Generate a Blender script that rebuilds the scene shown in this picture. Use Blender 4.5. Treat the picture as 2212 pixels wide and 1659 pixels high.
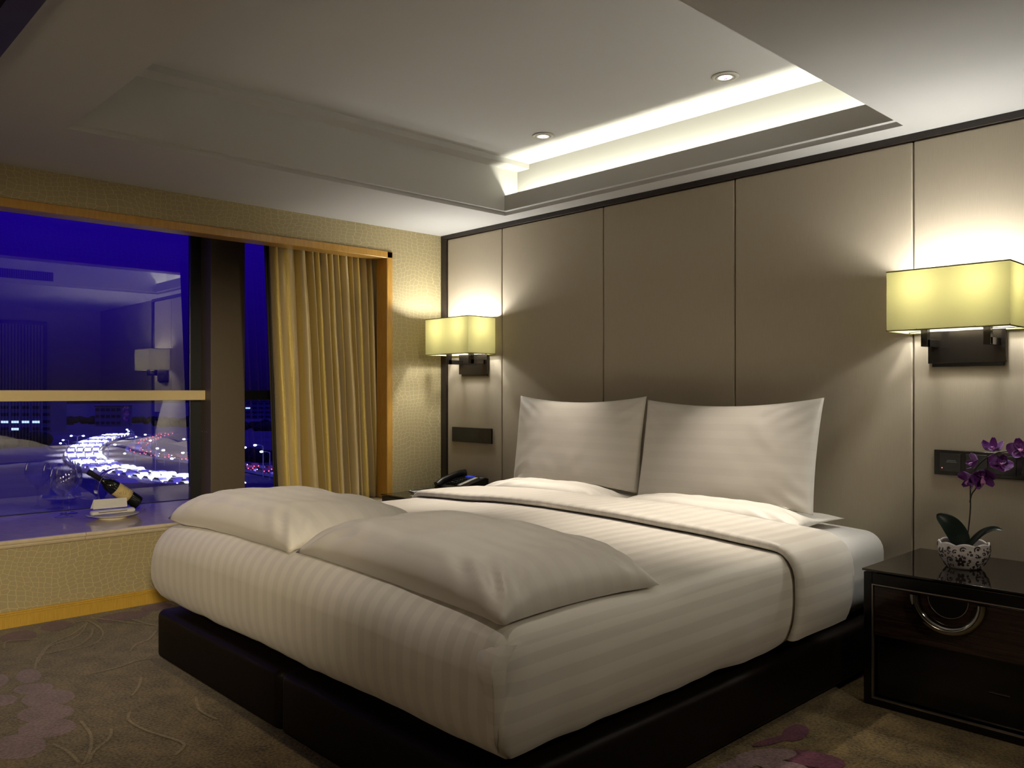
import bpy, bmesh, math, random
from mathutils import Vector, Matrix, noise as mnoise

R = math.radians
sc = bpy.context.scene
for o in list(bpy.data.objects):
    bpy.data.objects.remove(o)
COL = sc.collection

def srgb(h):
    h = h.lstrip('#')
    v = [int(h[i:i + 2], 16) / 255 for i in (0, 2, 4)]
    return tuple(c / 12.92 if c <= .04045 else ((c + .055) / 1.055) ** 2.4 for c in v)

# ---------------------------------------------------------------- camera
# measured from the photograph: focal length 1777 px, level camera, horizon at row 845
FPX, HOR = 1777.0, 845.0
YAW_A = math.atan2(1686, 1777)
CAM = Vector((4.978, -3.978, 1.25))
cd = bpy.data.cameras.new('camera')
cd.sensor_width = 36
cd.lens = 36 * FPX / 2212
cd.shift_y = (HOR - 829.5) / 2212
cd.clip_start = .05
cd.clip_end = 3000
co = bpy.data.objects.new('camera', cd)
co.location = CAM
co.rotation_euler = (math.pi / 2, 0, math.pi / 2 - YAW_A)
COL.objects.link(co)
sc.camera = co
_fw = Vector((-math.cos(YAW_A), math.sin(YAW_A), 0))
_rt = Vector((math.sin(YAW_A), math.cos(YAW_A), 0))

def ray(u, v):
    return _fw + _rt * ((u - 1106) / FPX) + Vector((0, 0, (HOR - v) / FPX))

def hz(u, v, z):          # point where the sight line of a photo pixel meets height z
    d = ray(u, v)
    return CAM + d * ((z - CAM.z) / d.z)

def onx(u, v, x):
    d = ray(u, v)
    return CAM + d * ((x - CAM.x) / d.x)

def ony(u, v, y):
    d = ray(u, v)
    return CAM + d * ((y - CAM.y) / d.y)

# ---------------------------------------------------------------- render look
sc.view_settings.view_transform = 'Standard'
sc.view_settings.look = 'None'
sc.view_settings.gamma = 1
sc.view_settings.use_curve_mapping = False
sc.view_settings.exposure = 0.0
try:
    sc.cycles.max_bounces = 10
    sc.cycles.diffuse_bounces = 5
    sc.cycles.glossy_bounces = 4
    sc.cycles.transmission_bounces = 6
    sc.cycles.transparent_max_bounces = 16
    sc.cycles.caustics_reflective = False
    sc.cycles.caustics_refractive = False
    sc.cycles.sample_clamp_indirect = 4
except Exception:
    pass

# ---------------------------------------------------------------- night sky
w = bpy.data.worlds.new('night_sky')
sc.world = w
w.use_nodes = True
nt = w.node_tree
nt.nodes.clear()
bg = nt.nodes.new('ShaderNodeBackground')
tc = nt.nodes.new('ShaderNodeTexCoord')
sx = nt.nodes.new('ShaderNodeSeparateXYZ')
rp = nt.nodes.new('ShaderNodeValToRGB')
wo = nt.nodes.new('ShaderNodeOutputWorld')
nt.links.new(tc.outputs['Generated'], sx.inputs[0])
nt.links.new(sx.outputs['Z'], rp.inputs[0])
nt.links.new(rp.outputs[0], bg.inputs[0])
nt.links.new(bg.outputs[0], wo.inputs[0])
el = rp.color_ramp.elements
el[0].position = 0.0
el[0].color = (.004, .002, .040, 1)
el[1].position = .22
el[1].color = (.0165, .0008, .41, 1)
e = rp.color_ramp.elements.new(.05)
e.color = (.0075, .0008, .12, 1)
e = rp.color_ramp.elements.new(.13)
e.color = (.0135, .0006, .275, 1)
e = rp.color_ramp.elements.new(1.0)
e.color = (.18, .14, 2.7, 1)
e = rp.color_ramp.elements.new(.30)
e.color = (.014, .002, .36, 1)
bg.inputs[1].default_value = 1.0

# ---------------------------------------------------------------- lights of the room and added fill
def lamp(name, kind, loc, energy, color=(1, 1, 1), rot=(0, 0, 0), **kw):
    l = bpy.data.lights.new(name, kind)
    l.energy = energy
    l.color = color
    for k, v in kw.items():
        setattr(l, k, v)
    o = bpy.data.objects.new(name, l)
    o.location = loc
    o.rotation_euler = rot
    COL.objects.link(o)
    return o

COVE_W = 14.0
SCONCE_W = 11.5
SPOT_W = 235.0
# LED strip lying in the cove above the headboard
lamp('cove_light', 'AREA', (2.19, -.125, 2.50), COVE_W, (1, .97, .76), (math.pi + .20, 0, 0), shape='RECTANGLE', size=2.5, size_y=.03)
# recessed ceiling spots: the two seen over the pillows and an unseen pair added to light the foot
for (sx_, sy_, en) in ((1.53, -.45, 1.0), (2.79, -.47, 1.0), (1.53, -2.62, .18), (2.79, -2.62, .18)):
    lamp('downlight_beam', 'SPOT', (sx_, sy_, 2.765), SPOT_W * en, (1, .88, .74), (R(-11 if sy_ > -1 else 8), 0, 0), spot_size=R(46), spot_blend=1.0, shadow_soft_size=.03)
# unseen fill lights, added to brighten the window wall, curtain and bed
def aimed(name, loc, target, energy, color, size, blend, soft):
    l = lamp(name, 'SPOT', loc, energy, color, spot_size=R(size), spot_blend=blend, shadow_soft_size=soft)
    l.rotation_euler = (Vector(target) - l.location).to_track_quat('-Z', 'Y').to_euler()
aimed('window_wall_fill', (5.8, -4.3, 1.75), (0, -2.75, .58), 600.0, (1, .82, .54), 36, 1.0, .15)
aimed('curtain_fill', (5.9, -2.2, 2.3), (-.1, -1.0, 1.25), 330.0, (1, .82, .54), 20, .9, .08)
aimed('bed_side_fill', (5.7, -1.9, 2.3), (3.4, -1.35, .25), 55.0, (1, .88, .70), 80, 1.0, .12)
lamp('bed_foot_fill', 'POINT', (2.9, -5.2, 1.05), 15.0, (1, .80, .56), shadow_soft_size=.22)
# added spots under the two sconces, strengthening their light on the carpet
aimed('sconce_floor_fill', (.39, -.20, 1.49), (.42, -2.5, 0), 16.0, (1, .93, .74), 62, 1.0, .05)
aimed('sconce_floor_fill', (3.72, -.20, 1.49), (3.85, -2.2, 0), 12.0, (1, .96, .86), 62, 1.0, .05)

# ---------------------------------------------------------------- mesh helpers
class MB:
    def __init__(s):
        s.v, s.f, s.m, s.uv = [], [], [], []

    def add(s, verts, faces, mat=0, uvs=None):
        b = len(s.v)
        s.v += [tuple(p) for p in verts]
        for i, f in enumerate(faces):
            s.f.append(tuple(b + k for k in f))
            s.m.append(mat)
            s.uv.append(uvs[i] if uvs else None)
        return s

    def box(s, x0, x1, y0, y1, z0, z1, mat=0):
        v = [(x0, y0, z0), (x1, y0, z0), (x1, y1, z0), (x0, y1, z0), (x0, y0, z1), (x1, y0, z1), (x1, y1, z1), (x0, y1, z1)]
        f = [(0, 3, 2, 1), (4, 5, 6, 7), (0, 1, 5, 4), (1, 2, 6, 5), (2, 3, 7, 6), (3, 0, 4, 7)]
        return s.add(v, f, mat)

    def tube(s, pts, r, n=10, mat=0, cap=True, flat=None):
        pts = [Vector(p) for p in pts]
        rs = r if isinstance(r, (list, tuple)) else [r] * len(pts)
        rings = []
        up = Vector((0, 0, 1))
        prev = None
        for i, p in enumerate(pts):
            t = (pts[min(i + 1, len(pts) - 1)] - pts[max(i - 1, 0)]).normalized()
            if prev is None:
                a = t.cross(up)
                if a.length < .01:
                    a = t.cross(Vector((1, 0, 0)))
                a.normalize()
            else:
                a = (prev - t * prev.dot(t)).normalized()
            prev = a
            b = t.cross(a).normalized()
            rings.append([p + (a * math.cos(k * 2 * math.pi / n) + b * math.sin(k * 2 * math.pi / n)) * rs[i] for k in range(n)])
        v = [q for rg in rings for q in rg]
        f = []
        for i in range(len(rings) - 1):
            for k in range(n):
                k2 = (k + 1) % n
                f.append((i * n + k, i * n + k2, (i + 1) * n + k2, (i + 1) * n + k))
        if cap:
            f.append(tuple(range(n))[::-1])
            f.append(tuple((len(rings) - 1) * n + k for k in range(n)))
        return s.add(v, f, mat)

    def lathe(s, prof, n=32, mat=0, mtx=None, close=False):
        v = []
        for (r, z) in prof:
            for k in range(n):
                a = 2 * math.pi * k / n
                p = Vector((r * math.cos(a), r * math.sin(a), z))
                v.append(mtx @ p if mtx else p)
        f = []
        m = len(prof)
        for i in range(m - 1 if not close else m):
            i2 = (i + 1) % m
            for k in range(n):
                k2 = (k + 1) % n
                f.append((i * n + k, i * n + k2, i2 * n + k2, i2 * n + k))
        if not close:
            if prof[0][0] > 1e-6:
                f.append(tuple(range(n))[::-1])
            if prof[-1][0] > 1e-6:
                f.append(tuple((m - 1) * n + k for k in range(n)))
        return s.add(v, f, mat)

    def grid(s, P, mat=0, UV=None, flip=False, wrap=False):
        nu, nv = len(P), len(P[0])
        v = [P[i][j] for i in range(nu) for j in range(nv)]
        f, uv = [], []
        for i in range(nu - (0 if wrap else 1)):
            i2 = (i + 1) % nu
            for j in range(nv - 1):
                q = [(i, j), (i2, j), (i2, j + 1), (i, j + 1)]
                if flip:
                    q = q[::-1]
                f.append(tuple(a * nv + b for a, b in q))
                uv.append([UV[a][b] for a, b in q] if UV else None)
        return s.add(v, f, mat, uv if UV else None)

    def prism(s, poly, mtx, depth, mat=0):      # polygon in local xy, extruded along local z
        n = len(poly)
        v = [mtx @ Vector((p[0], p[1], 0)) for p in poly] + [mtx @ Vector((p[0], p[1], depth)) for p in poly]
        f = [tuple(range(n))[::-1], tuple(range(n, 2 * n))] + [(i, (i + 1) % n, n + (i + 1) % n, n + i) for i in range(n)]
        return s.add(v, f, mat)

    def build(s, name, mats, parent=None, loc=(0, 0, 0), smooth=False, bevel=0, seg=2, clean=False, solid=0, sub=0):
        me = bpy.data.meshes.new(name)
        me.from_pydata(s.v, [], s.f)
        mats = mats if isinstance(mats, (list, tuple)) else [mats]
        for m in mats:
            me.materials.append(m)
        me.polygons.foreach_set('material_index', s.m)
        if any(u is not None for u in s.uv):
            l = me.uv_layers.new(name='UVMap')
            k = 0
            for u in s.uv:
                c = len(u) if u else 0
                for q in range(c):
                    l.data[k + q].uv = u[q]
                k += c
        bm = bmesh.new()
        bm.from_mesh(me)
        if clean:
            bmesh.ops.remove_doubles(bm, verts=bm.verts, dist=1e-5)
        bmesh.ops.recalc_face_normals(bm, faces=bm.faces)
        bm.to_mesh(me)
        bm.free()
        if smooth:
            me.polygons.foreach_set('use_smooth', [True] * len(me.polygons))
        me.update()
        o = bpy.data.objects.new(name, me)
        COL.objects.link(o)
        o.location = loc
        if parent:
            o.parent = parent
        if solid:
            md = o.modifiers.new('solid', 'SOLIDIFY')
            md.thickness = solid
            md.offset = 0
        if bevel:
            md = o.modifiers.new('bevel', 'BEVEL')
            md.width = bevel
            md.segments = seg
            md.limit_method = 'ANGLE'
            md.angle_limit = R(40)
            me.polygons.foreach_set('use_smooth', [True] * len(me.polygons))
            md.harden_normals = True
        if sub:
            md = o.modifiers.new('sub', 'SUBSURF')
            md.levels = sub
            md.render_levels = sub
        return o

def tag(o, label=None, cat=None, group=None, kind=None):
    if label: o['label'] = label
    if cat: o['category'] = cat
    if group: o['group'] = group
    if kind: o['kind'] = kind
    return o

def thing(name, loc, label, cat, rz=0, group=None):
    o = bpy.data.objects.new(name, None)
    COL.objects.link(o)
    o.location = loc
    o.rotation_euler = (0, 0, rz)
    o.empty_display_size = .1
    return tag(o, label, cat, group)

def copy_tree(o, parent=None):
    c = o.copy()
    COL.objects.link(c)
    c.parent = parent
    for ch in list(o.children):
        copy_tree(ch, c)
    return c

def nz(x, y, z=0, s=1):
    return mnoise.noise(Vector((x * s, y * s, z * s)))

# ---------------------------------------------------------------- materials
def mat(name, col, rough=.5, metal=0, spec=.5, noise_amt=.06, noise_scale=40, bump=0, bump_scale=200, emit=None, emit_s=0, sheen=0, coat=0, coat_r=.05):
    m = bpy.data.materials.new(name)
    m.use_nodes = True
    t = m.node_tree
    p = t.nodes['Principled BSDF']
    p.inputs['Base Color'].default_value = (*col, 1)
    p.inputs['Roughness'].default_value = rough
    p.inputs['Metallic'].default_value = metal
    p.inputs['Specular IOR Level'].default_value = spec
    if sheen:
        p.inputs['Sheen Weight'].default_value = sheen
    if coat:
        p.inputs['Coat Weight'].default_value = coat
        p.inputs['Coat Roughness'].default_value = coat_r
    if emit:
        p.inputs['Emission Color'].default_value = (*emit, 1)
        p.inputs['Emission Strength'].default_value = emit_s
    c = t.nodes.new('ShaderNodeTexCoord')
    if noise_amt:
        n = t.nodes.new('ShaderNodeTexNoise')
        n.inputs['Scale'].default_value = noise_scale
        n.inputs['Detail'].default_value = 3
        t.links.new(c.outputs['Object'], n.inputs['Vector'])
        mx = t.nodes.new('ShaderNodeMix')
        mx.data_type = 'RGBA'
        mx.inputs[6].default_value = (*[x * (1 - noise_amt) for x in col], 1)
        mx.inputs[7].default_value = (*[min(1, x * (1 + noise_amt)) for x in col], 1)
        t.links.new(n.outputs['Fac'], mx.inputs[0])
        t.links.new(mx.outputs[2], p.inputs['Base Color'])
    if bump:
        n2 = t.nodes.new('ShaderNodeTexNoise')
        n2.inputs['Scale'].default_value = bump_scale
        n2.inputs['Detail'].default_value = 2
        t.links.new(c.outputs['Object'], n2.inputs['Vector'])
        b = t.nodes.new('ShaderNodeBump')
        b.inputs['Strength'].default_value = bump
        b.inputs['Distance'].default_value = .002
        t.links.new(n2.outputs['Fac'], b.inputs['Height'])
        t.links.new(b.outputs[0], p.inputs['Normal'])
    return m

def math_node(t, op, a, b=None):
    n = t.nodes.new('ShaderNodeMath')
    n.operation = op
    for i, q in enumerate((a, b)):
        if q is None:
            continue
        if isinstance(q, (int, float)):
            n.inputs[i].default_value = q
        else:
            t.links.new(q, n.inputs[i])
    return n.outputs[0]

def emitter(name, col, s):
    m = bpy.data.materials.new(name)
    m.use_nodes = True
    t = m.node_tree
    t.nodes.clear()
    e_ = t.nodes.new('ShaderNodeEmission')
    e_.inputs[0].default_value = (*col, 1)
    e_.inputs[1].default_value = s
    o_ = t.nodes.new('ShaderNodeOutputMaterial')
    t.links.new(e_.outputs[0], o_.inputs[0])
    return m

def glass_mat(name, tint, ior, gain, rough=0.0, base=0.0):
    m = bpy.data.materials.new(name)
    m.use_nodes = True
    t = m.node_tree
    t.nodes.clear()
    a = t.nodes.new('ShaderNodeBsdfTransparent')
    a.inputs[0].default_value = (*tint, 1)
    g = t.nodes.new('ShaderNodeBsdfGlossy')
    g.inputs['Roughness'].default_value = rough
    fr = t.nodes.new('ShaderNodeLayerWeight')
    fr.inputs[0].default_value = .5
    k = math_node(t, 'POWER', fr.outputs['Facing'], ior)
    k = math_node(t, 'MULTIPLY', k, gain)
    k = math_node(t, 'ADD', k, base)
    k = math_node(t, 'MINIMUM', k, .95)
    mx = t.nodes.new('ShaderNodeMixShader')
    t.links.new(k, mx.inputs[0])
    t.links.new(a.outputs[0], mx.inputs[1])
    t.links.new(g.outputs[0], mx.inputs[2])
    o_ = t.nodes.new('ShaderNodeOutputMaterial')
    t.links.new(mx.outputs[0], o_.inputs[0])
    return m

def stripe_mat(name, c1, c2, period, axis=0, use_uv=True, r1=.55, r2=.4, duty=.5):
    m = mat(name, c1, rough=r1, noise_amt=0, bump=.12, bump_scale=900, sheen=.25)
    t = m.node_tree
    p = t.nodes['Principled BSDF']
    c = t.nodes.new('ShaderNodeTexCoord')
    s_ = t.nodes.new('ShaderNodeSeparateXYZ')
    t.links.new(c.outputs['UV' if use_uv else 'Object'], s_.inputs[0])
    q = math_node(t, 'MULTIPLY', s_.outputs[axis], 1 / period)
    q = math_node(t, 'FRACT', q)
    q = math_node(t, 'LESS_THAN', q, duty)
    mx = t.nodes.new('ShaderNodeMix')
    mx.data_type = 'RGBA'
    mx.inputs[6].default_value = (*c1, 1)
    mx.inputs[7].default_value = (*c2, 1)
    t.links.new(q, mx.inputs[0])
    t.links.new(mx.outputs[2], p.inputs['Base Color'])
    mr = t.nodes.new('ShaderNodeMapRange')
    mr.inputs[3].default_value = r1
    mr.inputs[4].default_value = r2
    t.links.new(q, mr.inputs[0])
    t.links.new(mr.outputs[0], p.inputs['Roughness'])
    return m

def croc_mat():
    m = mat('crocodile_wallpaper', (.3, .25, .13), rough=.55, noise_amt=0)
    t = m.node_tree
    p = t.nodes['Principled BSDF']
    c = t.nodes.new('ShaderNodeTexCoord')
    mp = t.nodes.new('ShaderNodeMapping')
    mp.inputs['Scale'].default_value = (1, 25, 38)
    t.links.new(c.outputs['Object'], mp.inputs[0])
    nn = t.nodes.new('ShaderNodeTexNoise')
    nn.inputs['Scale'].default_value = 3.2
    nn.inputs['Detail'].default_value = 1
    t.links.new(c.outputs['Object'], nn.inputs['Vector'])
    vm = t.nodes.new('ShaderNodeVectorMath')
    vm.operation = 'SCALE'
    vm.inputs['Scale'].default_value = 5.4
    t.links.new(nn.outputs['Color'], vm.inputs[0])
    va = t.nodes.new('ShaderNodeVectorMath')
    va.operation = 'ADD'
    t.links.new(mp.outputs[0], va.inputs[0])
    t.links.new(vm.outputs[0], va.inputs[1])
    sp = t.nodes.new('ShaderNodeSeparateXYZ')
    t.links.new(va.outputs[0], sp.inputs[0])
    cb = t.nodes.new('ShaderNodeCombineXYZ')
    t.links.new(sp.outputs['Y'], cb.inputs[0])
    t.links.new(sp.outputs['Z'], cb.inputs[1])
    v = t.nodes.new('ShaderNodeTexVoronoi')
    v.feature = 'DISTANCE_TO_EDGE'
    v.voronoi_dimensions = '2D'
    v.inputs['Scale'].default_value = 1
    v.inputs['Randomness'].default_value = .50
    t.links.new(cb.outputs[0], v.inputs['Vector'])
    mr = t.nodes.new('ShaderNodeMapRange')
    mr.interpolation_type = 'SMOOTHSTEP'
    mr.inputs[1].default_value = .018
    mr.inputs[2].default_value = .062
    t.links.new(v.outputs['Distance'], mr.inputs[0])
    mx = t.nodes.new('ShaderNodeMix')
    mx.data_type = 'RGBA'
    mx.inputs[6].default_value = (.58, .49, .25, 1)
    mx.inputs[7].default_value = (.40, .335, .185, 1)
    t.links.new(mr.outputs[0], mx.inputs[0])
    t.links.new(mx.outputs[2], p.inputs['Base Color'])
    b = t.nodes.new('ShaderNodeBump')
    b.inputs['Strength'].default_value = .25
    b.inputs['Distance'].default_value = .002
    t.links.new(mr.outputs[0], b.inputs['Height'])
    b.invert = True
    t.links.new(b.outputs[0], p.inputs['Normal'])
    return m

def wood_mat(name, c1, c2, rough=.35, scale=(1, 1, 1), ws=6, coat=0):
    m = mat(name, c1, rough=rough, noise_amt=0, coat=coat)
    t = m.node_tree
    p = t.nodes['Principled BSDF']
    c = t.nodes.new('ShaderNodeTexCoord')
    mp = t.nodes.new('ShaderNodeMapping')
    mp.inputs['Scale'].default_value = scale
    t.links.new(c.outputs['Object'], mp.inputs[0])
    n = t.nodes.new('ShaderNodeTexNoise')
    n.inputs['Scale'].default_value = ws
    n.inputs['Detail'].default_value = 6
    n.inputs['Distortion'].default_value = .6
    t.links.new(mp.outputs[0], n.inputs['Vector'])
    r_ = t.nodes.new('ShaderNodeValToRGB')
    r_.color_ramp.elements[0].position = .3
    r_.color_ramp.elements[0].color = (*c1, 1)
    r_.color_ramp.elements[1].position = .7
    r_.color_ramp.elements[1].color = (*c2, 1)
    t.links.new(n.outputs['Fac'], r_.inputs[0])
    t.links.new(r_.outputs[0], p.inputs['Base Color'])
    return m

def weave_mat(name, col, amt=.10, s=(260, 260, 60), rough=.75, spec=.3):
    m = mat(name, col, rough=rough, noise_amt=0, spec=spec)
    t = m.node_tree
    p = t.nodes['Principled BSDF']
    c = t.nodes.new('ShaderNodeTexCoord')
    mp = t.nodes.new('ShaderNodeMapping')
    mp.inputs['Scale'].default_value = s
    t.links.new(c.outputs['Object'], mp.inputs[0])
    n = t.nodes.new('ShaderNodeTexNoise')
    n.inputs['Scale'].default_value = 1
    n.inputs['Detail'].default_value = 2
    t.links.new(mp.outputs[0], n.inputs['Vector'])
    mx = t.nodes.new('ShaderNodeMix')
    mx.data_type = 'RGBA'
    mx.inputs[6].default_value = (*[x * (1 - amt) for x in col], 1)
    mx.inputs[7].default_value = (*[x * (1 + amt) for x in col], 1)
    t.links.new(n.outputs['Fac'], mx.inputs[0])
    t.links.new(mx.outputs[2], p.inputs['Base Color'])
    b = t.nodes.new('ShaderNodeBump')
    b.inputs['Strength'].default_value = .15
    b.inputs['Distance'].default_value = .001
    t.links.new(n.outputs['Fac'], b.inputs['Height'])
    t.links.new(b.outputs[0], p.inputs['Normal'])
    return m

def shade_mat():
    m = bpy.data.materials.new('lamp_shade_fabric')
    m.use_nodes = True
    t = m.node_tree
    t.nodes.clear()
    c = t.nodes.new('ShaderNodeTexCoord')
    mp = t.nodes.new('ShaderNodeMapping')
    mp.inputs['Scale'].default_value = (18, 18, 420)
    t.links.new(c.outputs['Object'], mp.inputs[0])
    n = t.nodes.new('ShaderNodeTexNoise')
    n.inputs['Scale'].default_value = 1
    n.inputs['Detail'].default_value = 3
    t.links.new(mp.outputs[0], n.inputs['Vector'])
    mx = t.nodes.new('ShaderNodeMix')
    mx.data_type = 'RGBA'
    mx.inputs[6].default_value = (.175, .160, .055, 1)
    mx.inputs[7].default_value = (.21, .192, .072, 1)
    t.links.new(n.outputs['Fac'], mx.inputs[0])
    tr = t.nodes.new('ShaderNodeBsdfTranslucent')
    df = t.nodes.new('ShaderNodeBsdfDiffuse')
    t.links.new(mx.outputs[2], tr.inputs[0])
    df.inputs[0].default_value = (.50, .48, .38, 1)
    ms = t.nodes.new('ShaderNodeMixShader')
    ms.inputs[0].default_value = .70
    t.links.new(tr.outputs[0], ms.inputs[1])
    t.links.new(df.outputs[0], ms.inputs[2])
    o_ = t.nodes.new('ShaderNodeOutputMaterial')
    t.links.new(ms.outputs[0], o_.inputs[0])
    return m

def carpet_mat(name, c1, c2, sc1=9):
    m = mat(name, c1, rough=.95, noise_amt=0, spec=.1, sheen=.2)
    t = m.node_tree
    p = t.nodes['Principled BSDF']
    c = t.nodes.new('ShaderNodeTexCoord')
    n = t.nodes.new('ShaderNodeTexNoise')
    n.inputs['Scale'].default_value = 95
    n.inputs['Detail'].default_value = 4
    n2 = t.nodes.new('ShaderNodeTexNoise')
    n2.inputs['Scale'].default_value = sc1
    n2.inputs['Detail'].default_value = 4
    t.links.new(c.outputs['Object'], n.inputs['Vector'])
    t.links.new(c.outputs['Object'], n2.inputs['Vector'])
    k = math_node(t, 'MULTIPLY', n.outputs['Fac'], .72)
    k2 = math_node(t, 'MULTIPLY', n2.outputs['Fac'], .40)
    k = math_node(t, 'ADD', k, k2)
    r_ = t.nodes.new('ShaderNodeValToRGB')
    r_.color_ramp.elements[0].position = .40
    r_.color_ramp.elements[0].color = (*c1, 1)
    r_.color_ramp.elements[1].position = .70
    r_.color_ramp.elements[1].color = (*c2, 1)
    t.links.new(k, r_.inputs[0])
    t.links.new(r_.outputs[0], p.inputs['Base Color'])
    b = t.nodes.new('ShaderNodeBump')
    b.inputs['Strength'].default_value = .7
    b.inputs['Distance'].default_value = .006
    t.links.new(n.outputs['Fac'], b.inputs['Height'])
    t.links.new(b.outputs[0], p.inputs['Normal'])
    return m

M = {}
M['plaster'] = mat('white_ceiling_paint', (.59, .585, .57), rough=.9, noise_amt=.02, noise_scale=3, spec=.2)
M['plain_wall'] = mat('beige_wall_paint', (.30, .26, .18), rough=.85, noise_amt=.05, noise_scale=4)
M['croc'] = croc_mat()
M['panel'] = weave_mat('woven_panel_fabric', (.43, .375, .285), amt=.07, s=(300, 300, 14))
M['darkwood'] = wood_mat('dark_stained_trim', (.012, .008, .006), (.024, .016, .012), rough=.4, scale=(2, 2, 2), ws=14)
M['yellowwood'] = wood_mat('honey_wood', (.48, .25, .045), (.58, .33, .07), rough=.3, scale=(12, 12, 2), ws=5, coat=.3)
M['basewood'] = wood_mat('honey_wood_skirting', (.56, .34, .045), (.66, .42, .07), rough=.35, scale=(20, 20, 2.2), ws=6, coat=.3)
M['gold'] = mat('brushed_gold_rail', (.78, .63, .33), rough=.45, metal=.15, noise_amt=.03)
M['post'] = mat('taupe_metal_post', (.13, .102, .066), rough=.5, metal=.1, noise_amt=.04)
M['black_frame'] = mat('black_window_frame', (.006, .006, .008), rough=.5, noise_amt=.1)
M['pane'] = glass_mat('window_glass', (.86, .86, .93), 4.0, .5, base=.42)
M['marble'] = mat('cream_marble', (.68, .59, .42), rough=.07, noise_amt=.16, noise_scale=22, spec=.5)
M['carpet'] = carpet_mat('brown_carpet', (.030, .019, .006), (.215, .150, .058))
M['petal'] = carpet_mat('lilac_carpet_petal', (.12, .07, .075), (.27, .18, .18))
M['petal_dark'] = carpet_mat('plum_carpet_petal', (.050, .009, .022), (.135, .038, .065))
M['vine'] = carpet_mat('cream_carpet_vine', (.13, .10, .045), (.29, .22, .115))
M['duvet'] = stripe_mat('striped_sateen', (.80, .765, .69), (.735, .70, .63), .07)
M['pillow'] = stripe_mat('striped_pillow_sateen', (.82, .785, .715), (.792, .757, .687), .076, axis=1)
M['sheet'] = mat('white_sheet', (.80, .79, .76), rough=.6, noise_amt=.02, bump=.1, bump_scale=600)
M['leather'] = mat('dark_brown_leather', (.006, .0033, .0024), rough=.5, spec=.14, noise_amt=.15, noise_scale=60, bump=.25, bump_scale=350)
M['lacquer'] = mat('black_lacquer', (.006, .005, .005), rough=.16, noise_amt=.1, spec=.45)
M['topglass'] = mat('black_glass_top', (.010, .008, .007), rough=.04, noise_amt=.05, spec=.9)
M['rosewood'] = wood_mat('polished_rosewood', (.012, .006, .005), (.046, .023, .018), rough=.12, scale=(1.2, 4, 26), ws=4, coat=.4)
M['inlay'] = mat('silver_inlay', (.42, .38, .34), rough=.28, metal=.9, noise_amt=.15)
M['chrome'] = mat('polished_chrome', (.78, .77, .74), rough=.06, metal=1, noise_amt=.02)
M['smoked_chrome'] = mat('smoked_chrome', (.36, .35, .33), rough=.08, metal=1, noise_amt=.02)
M['bronze'] = mat('dark_bronze', (.045, .038, .032), rough=.16, metal=.85, noise_amt=.12, noise_scale=90)
M['shade'] = shade_mat()
M['shade_rim'] = mat('olive_shade_rim', (.22, .20, .06), rough=.7)
M['bulb'] = emitter('warm_bulb', (1, .92, .74), 22)
M['blackplastic'] = mat('black_plastic', (.010, .010, .011), rough=.3, noise_amt=.1)
M['blackgloss'] = mat('black_gloss_plate', (.007, .006, .006), rough=.16, noise_amt=.05)
M['greymark'] = mat('grey_marking', (.17, .17, .18), rough=.6)
M['dimmark'] = mat('faint_marking', (.04, .04, .045), rough=.6)
M['paper'] = mat('white_paper', (.78, .77, .72), rough=.7, noise_amt=.03)
M['china'] = mat('white_china', (.82, .80, .74), rough=.12, noise_amt=.01)
M['wineglass'] = glass_mat('clear_wine_glass', (.985, .985, 1.0), 2.2, .7, rough=.03, base=.08)
M['bottle'] = mat('dark_bottle_glass', (.006, .008, .005), rough=.07, noise_amt=.1, spec=.7)
M['foil'] = mat('black_foil_capsule', (.012, .010, .014), rough=.35, noise_amt=.1)
M['winelabel'] = mat('cream_bottle_label', (.70, .55, .24), rough=.6, noise_amt=.04)
M['ink'] = mat('brown_ink', (.16, .11, .05), rough=.7)
M['curtain_a'] = None
M['orchid'] = mat('purple_orchid_petal', (.13, .006, .21), rough=.5, noise_amt=.3, noise_scale=60, sheen=.3)
M['orchid_lip'] = mat('pale_orchid_lip', (.55, .22, .50), rough=.5, noise_amt=.2)
M['leaf'] = mat('dark_green_leaf', (.011, .022, .016), rough=.35, noise_amt=.2, noise_scale=12)
M['stem'] = mat('dark_stem', (.02, .022, .012), rough=.5)
M['potwhite'] = mat('white_glazed_pot', (.70, .66, .66), rough=.25, noise_amt=.03)
M['potdark'] = mat('brown_pot_relief', (.045, .030, .030), rough=.4)
M['moss'] = mat('dark_moss', (.02, .022, .012), rough=.95, noise_amt=.3)

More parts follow.
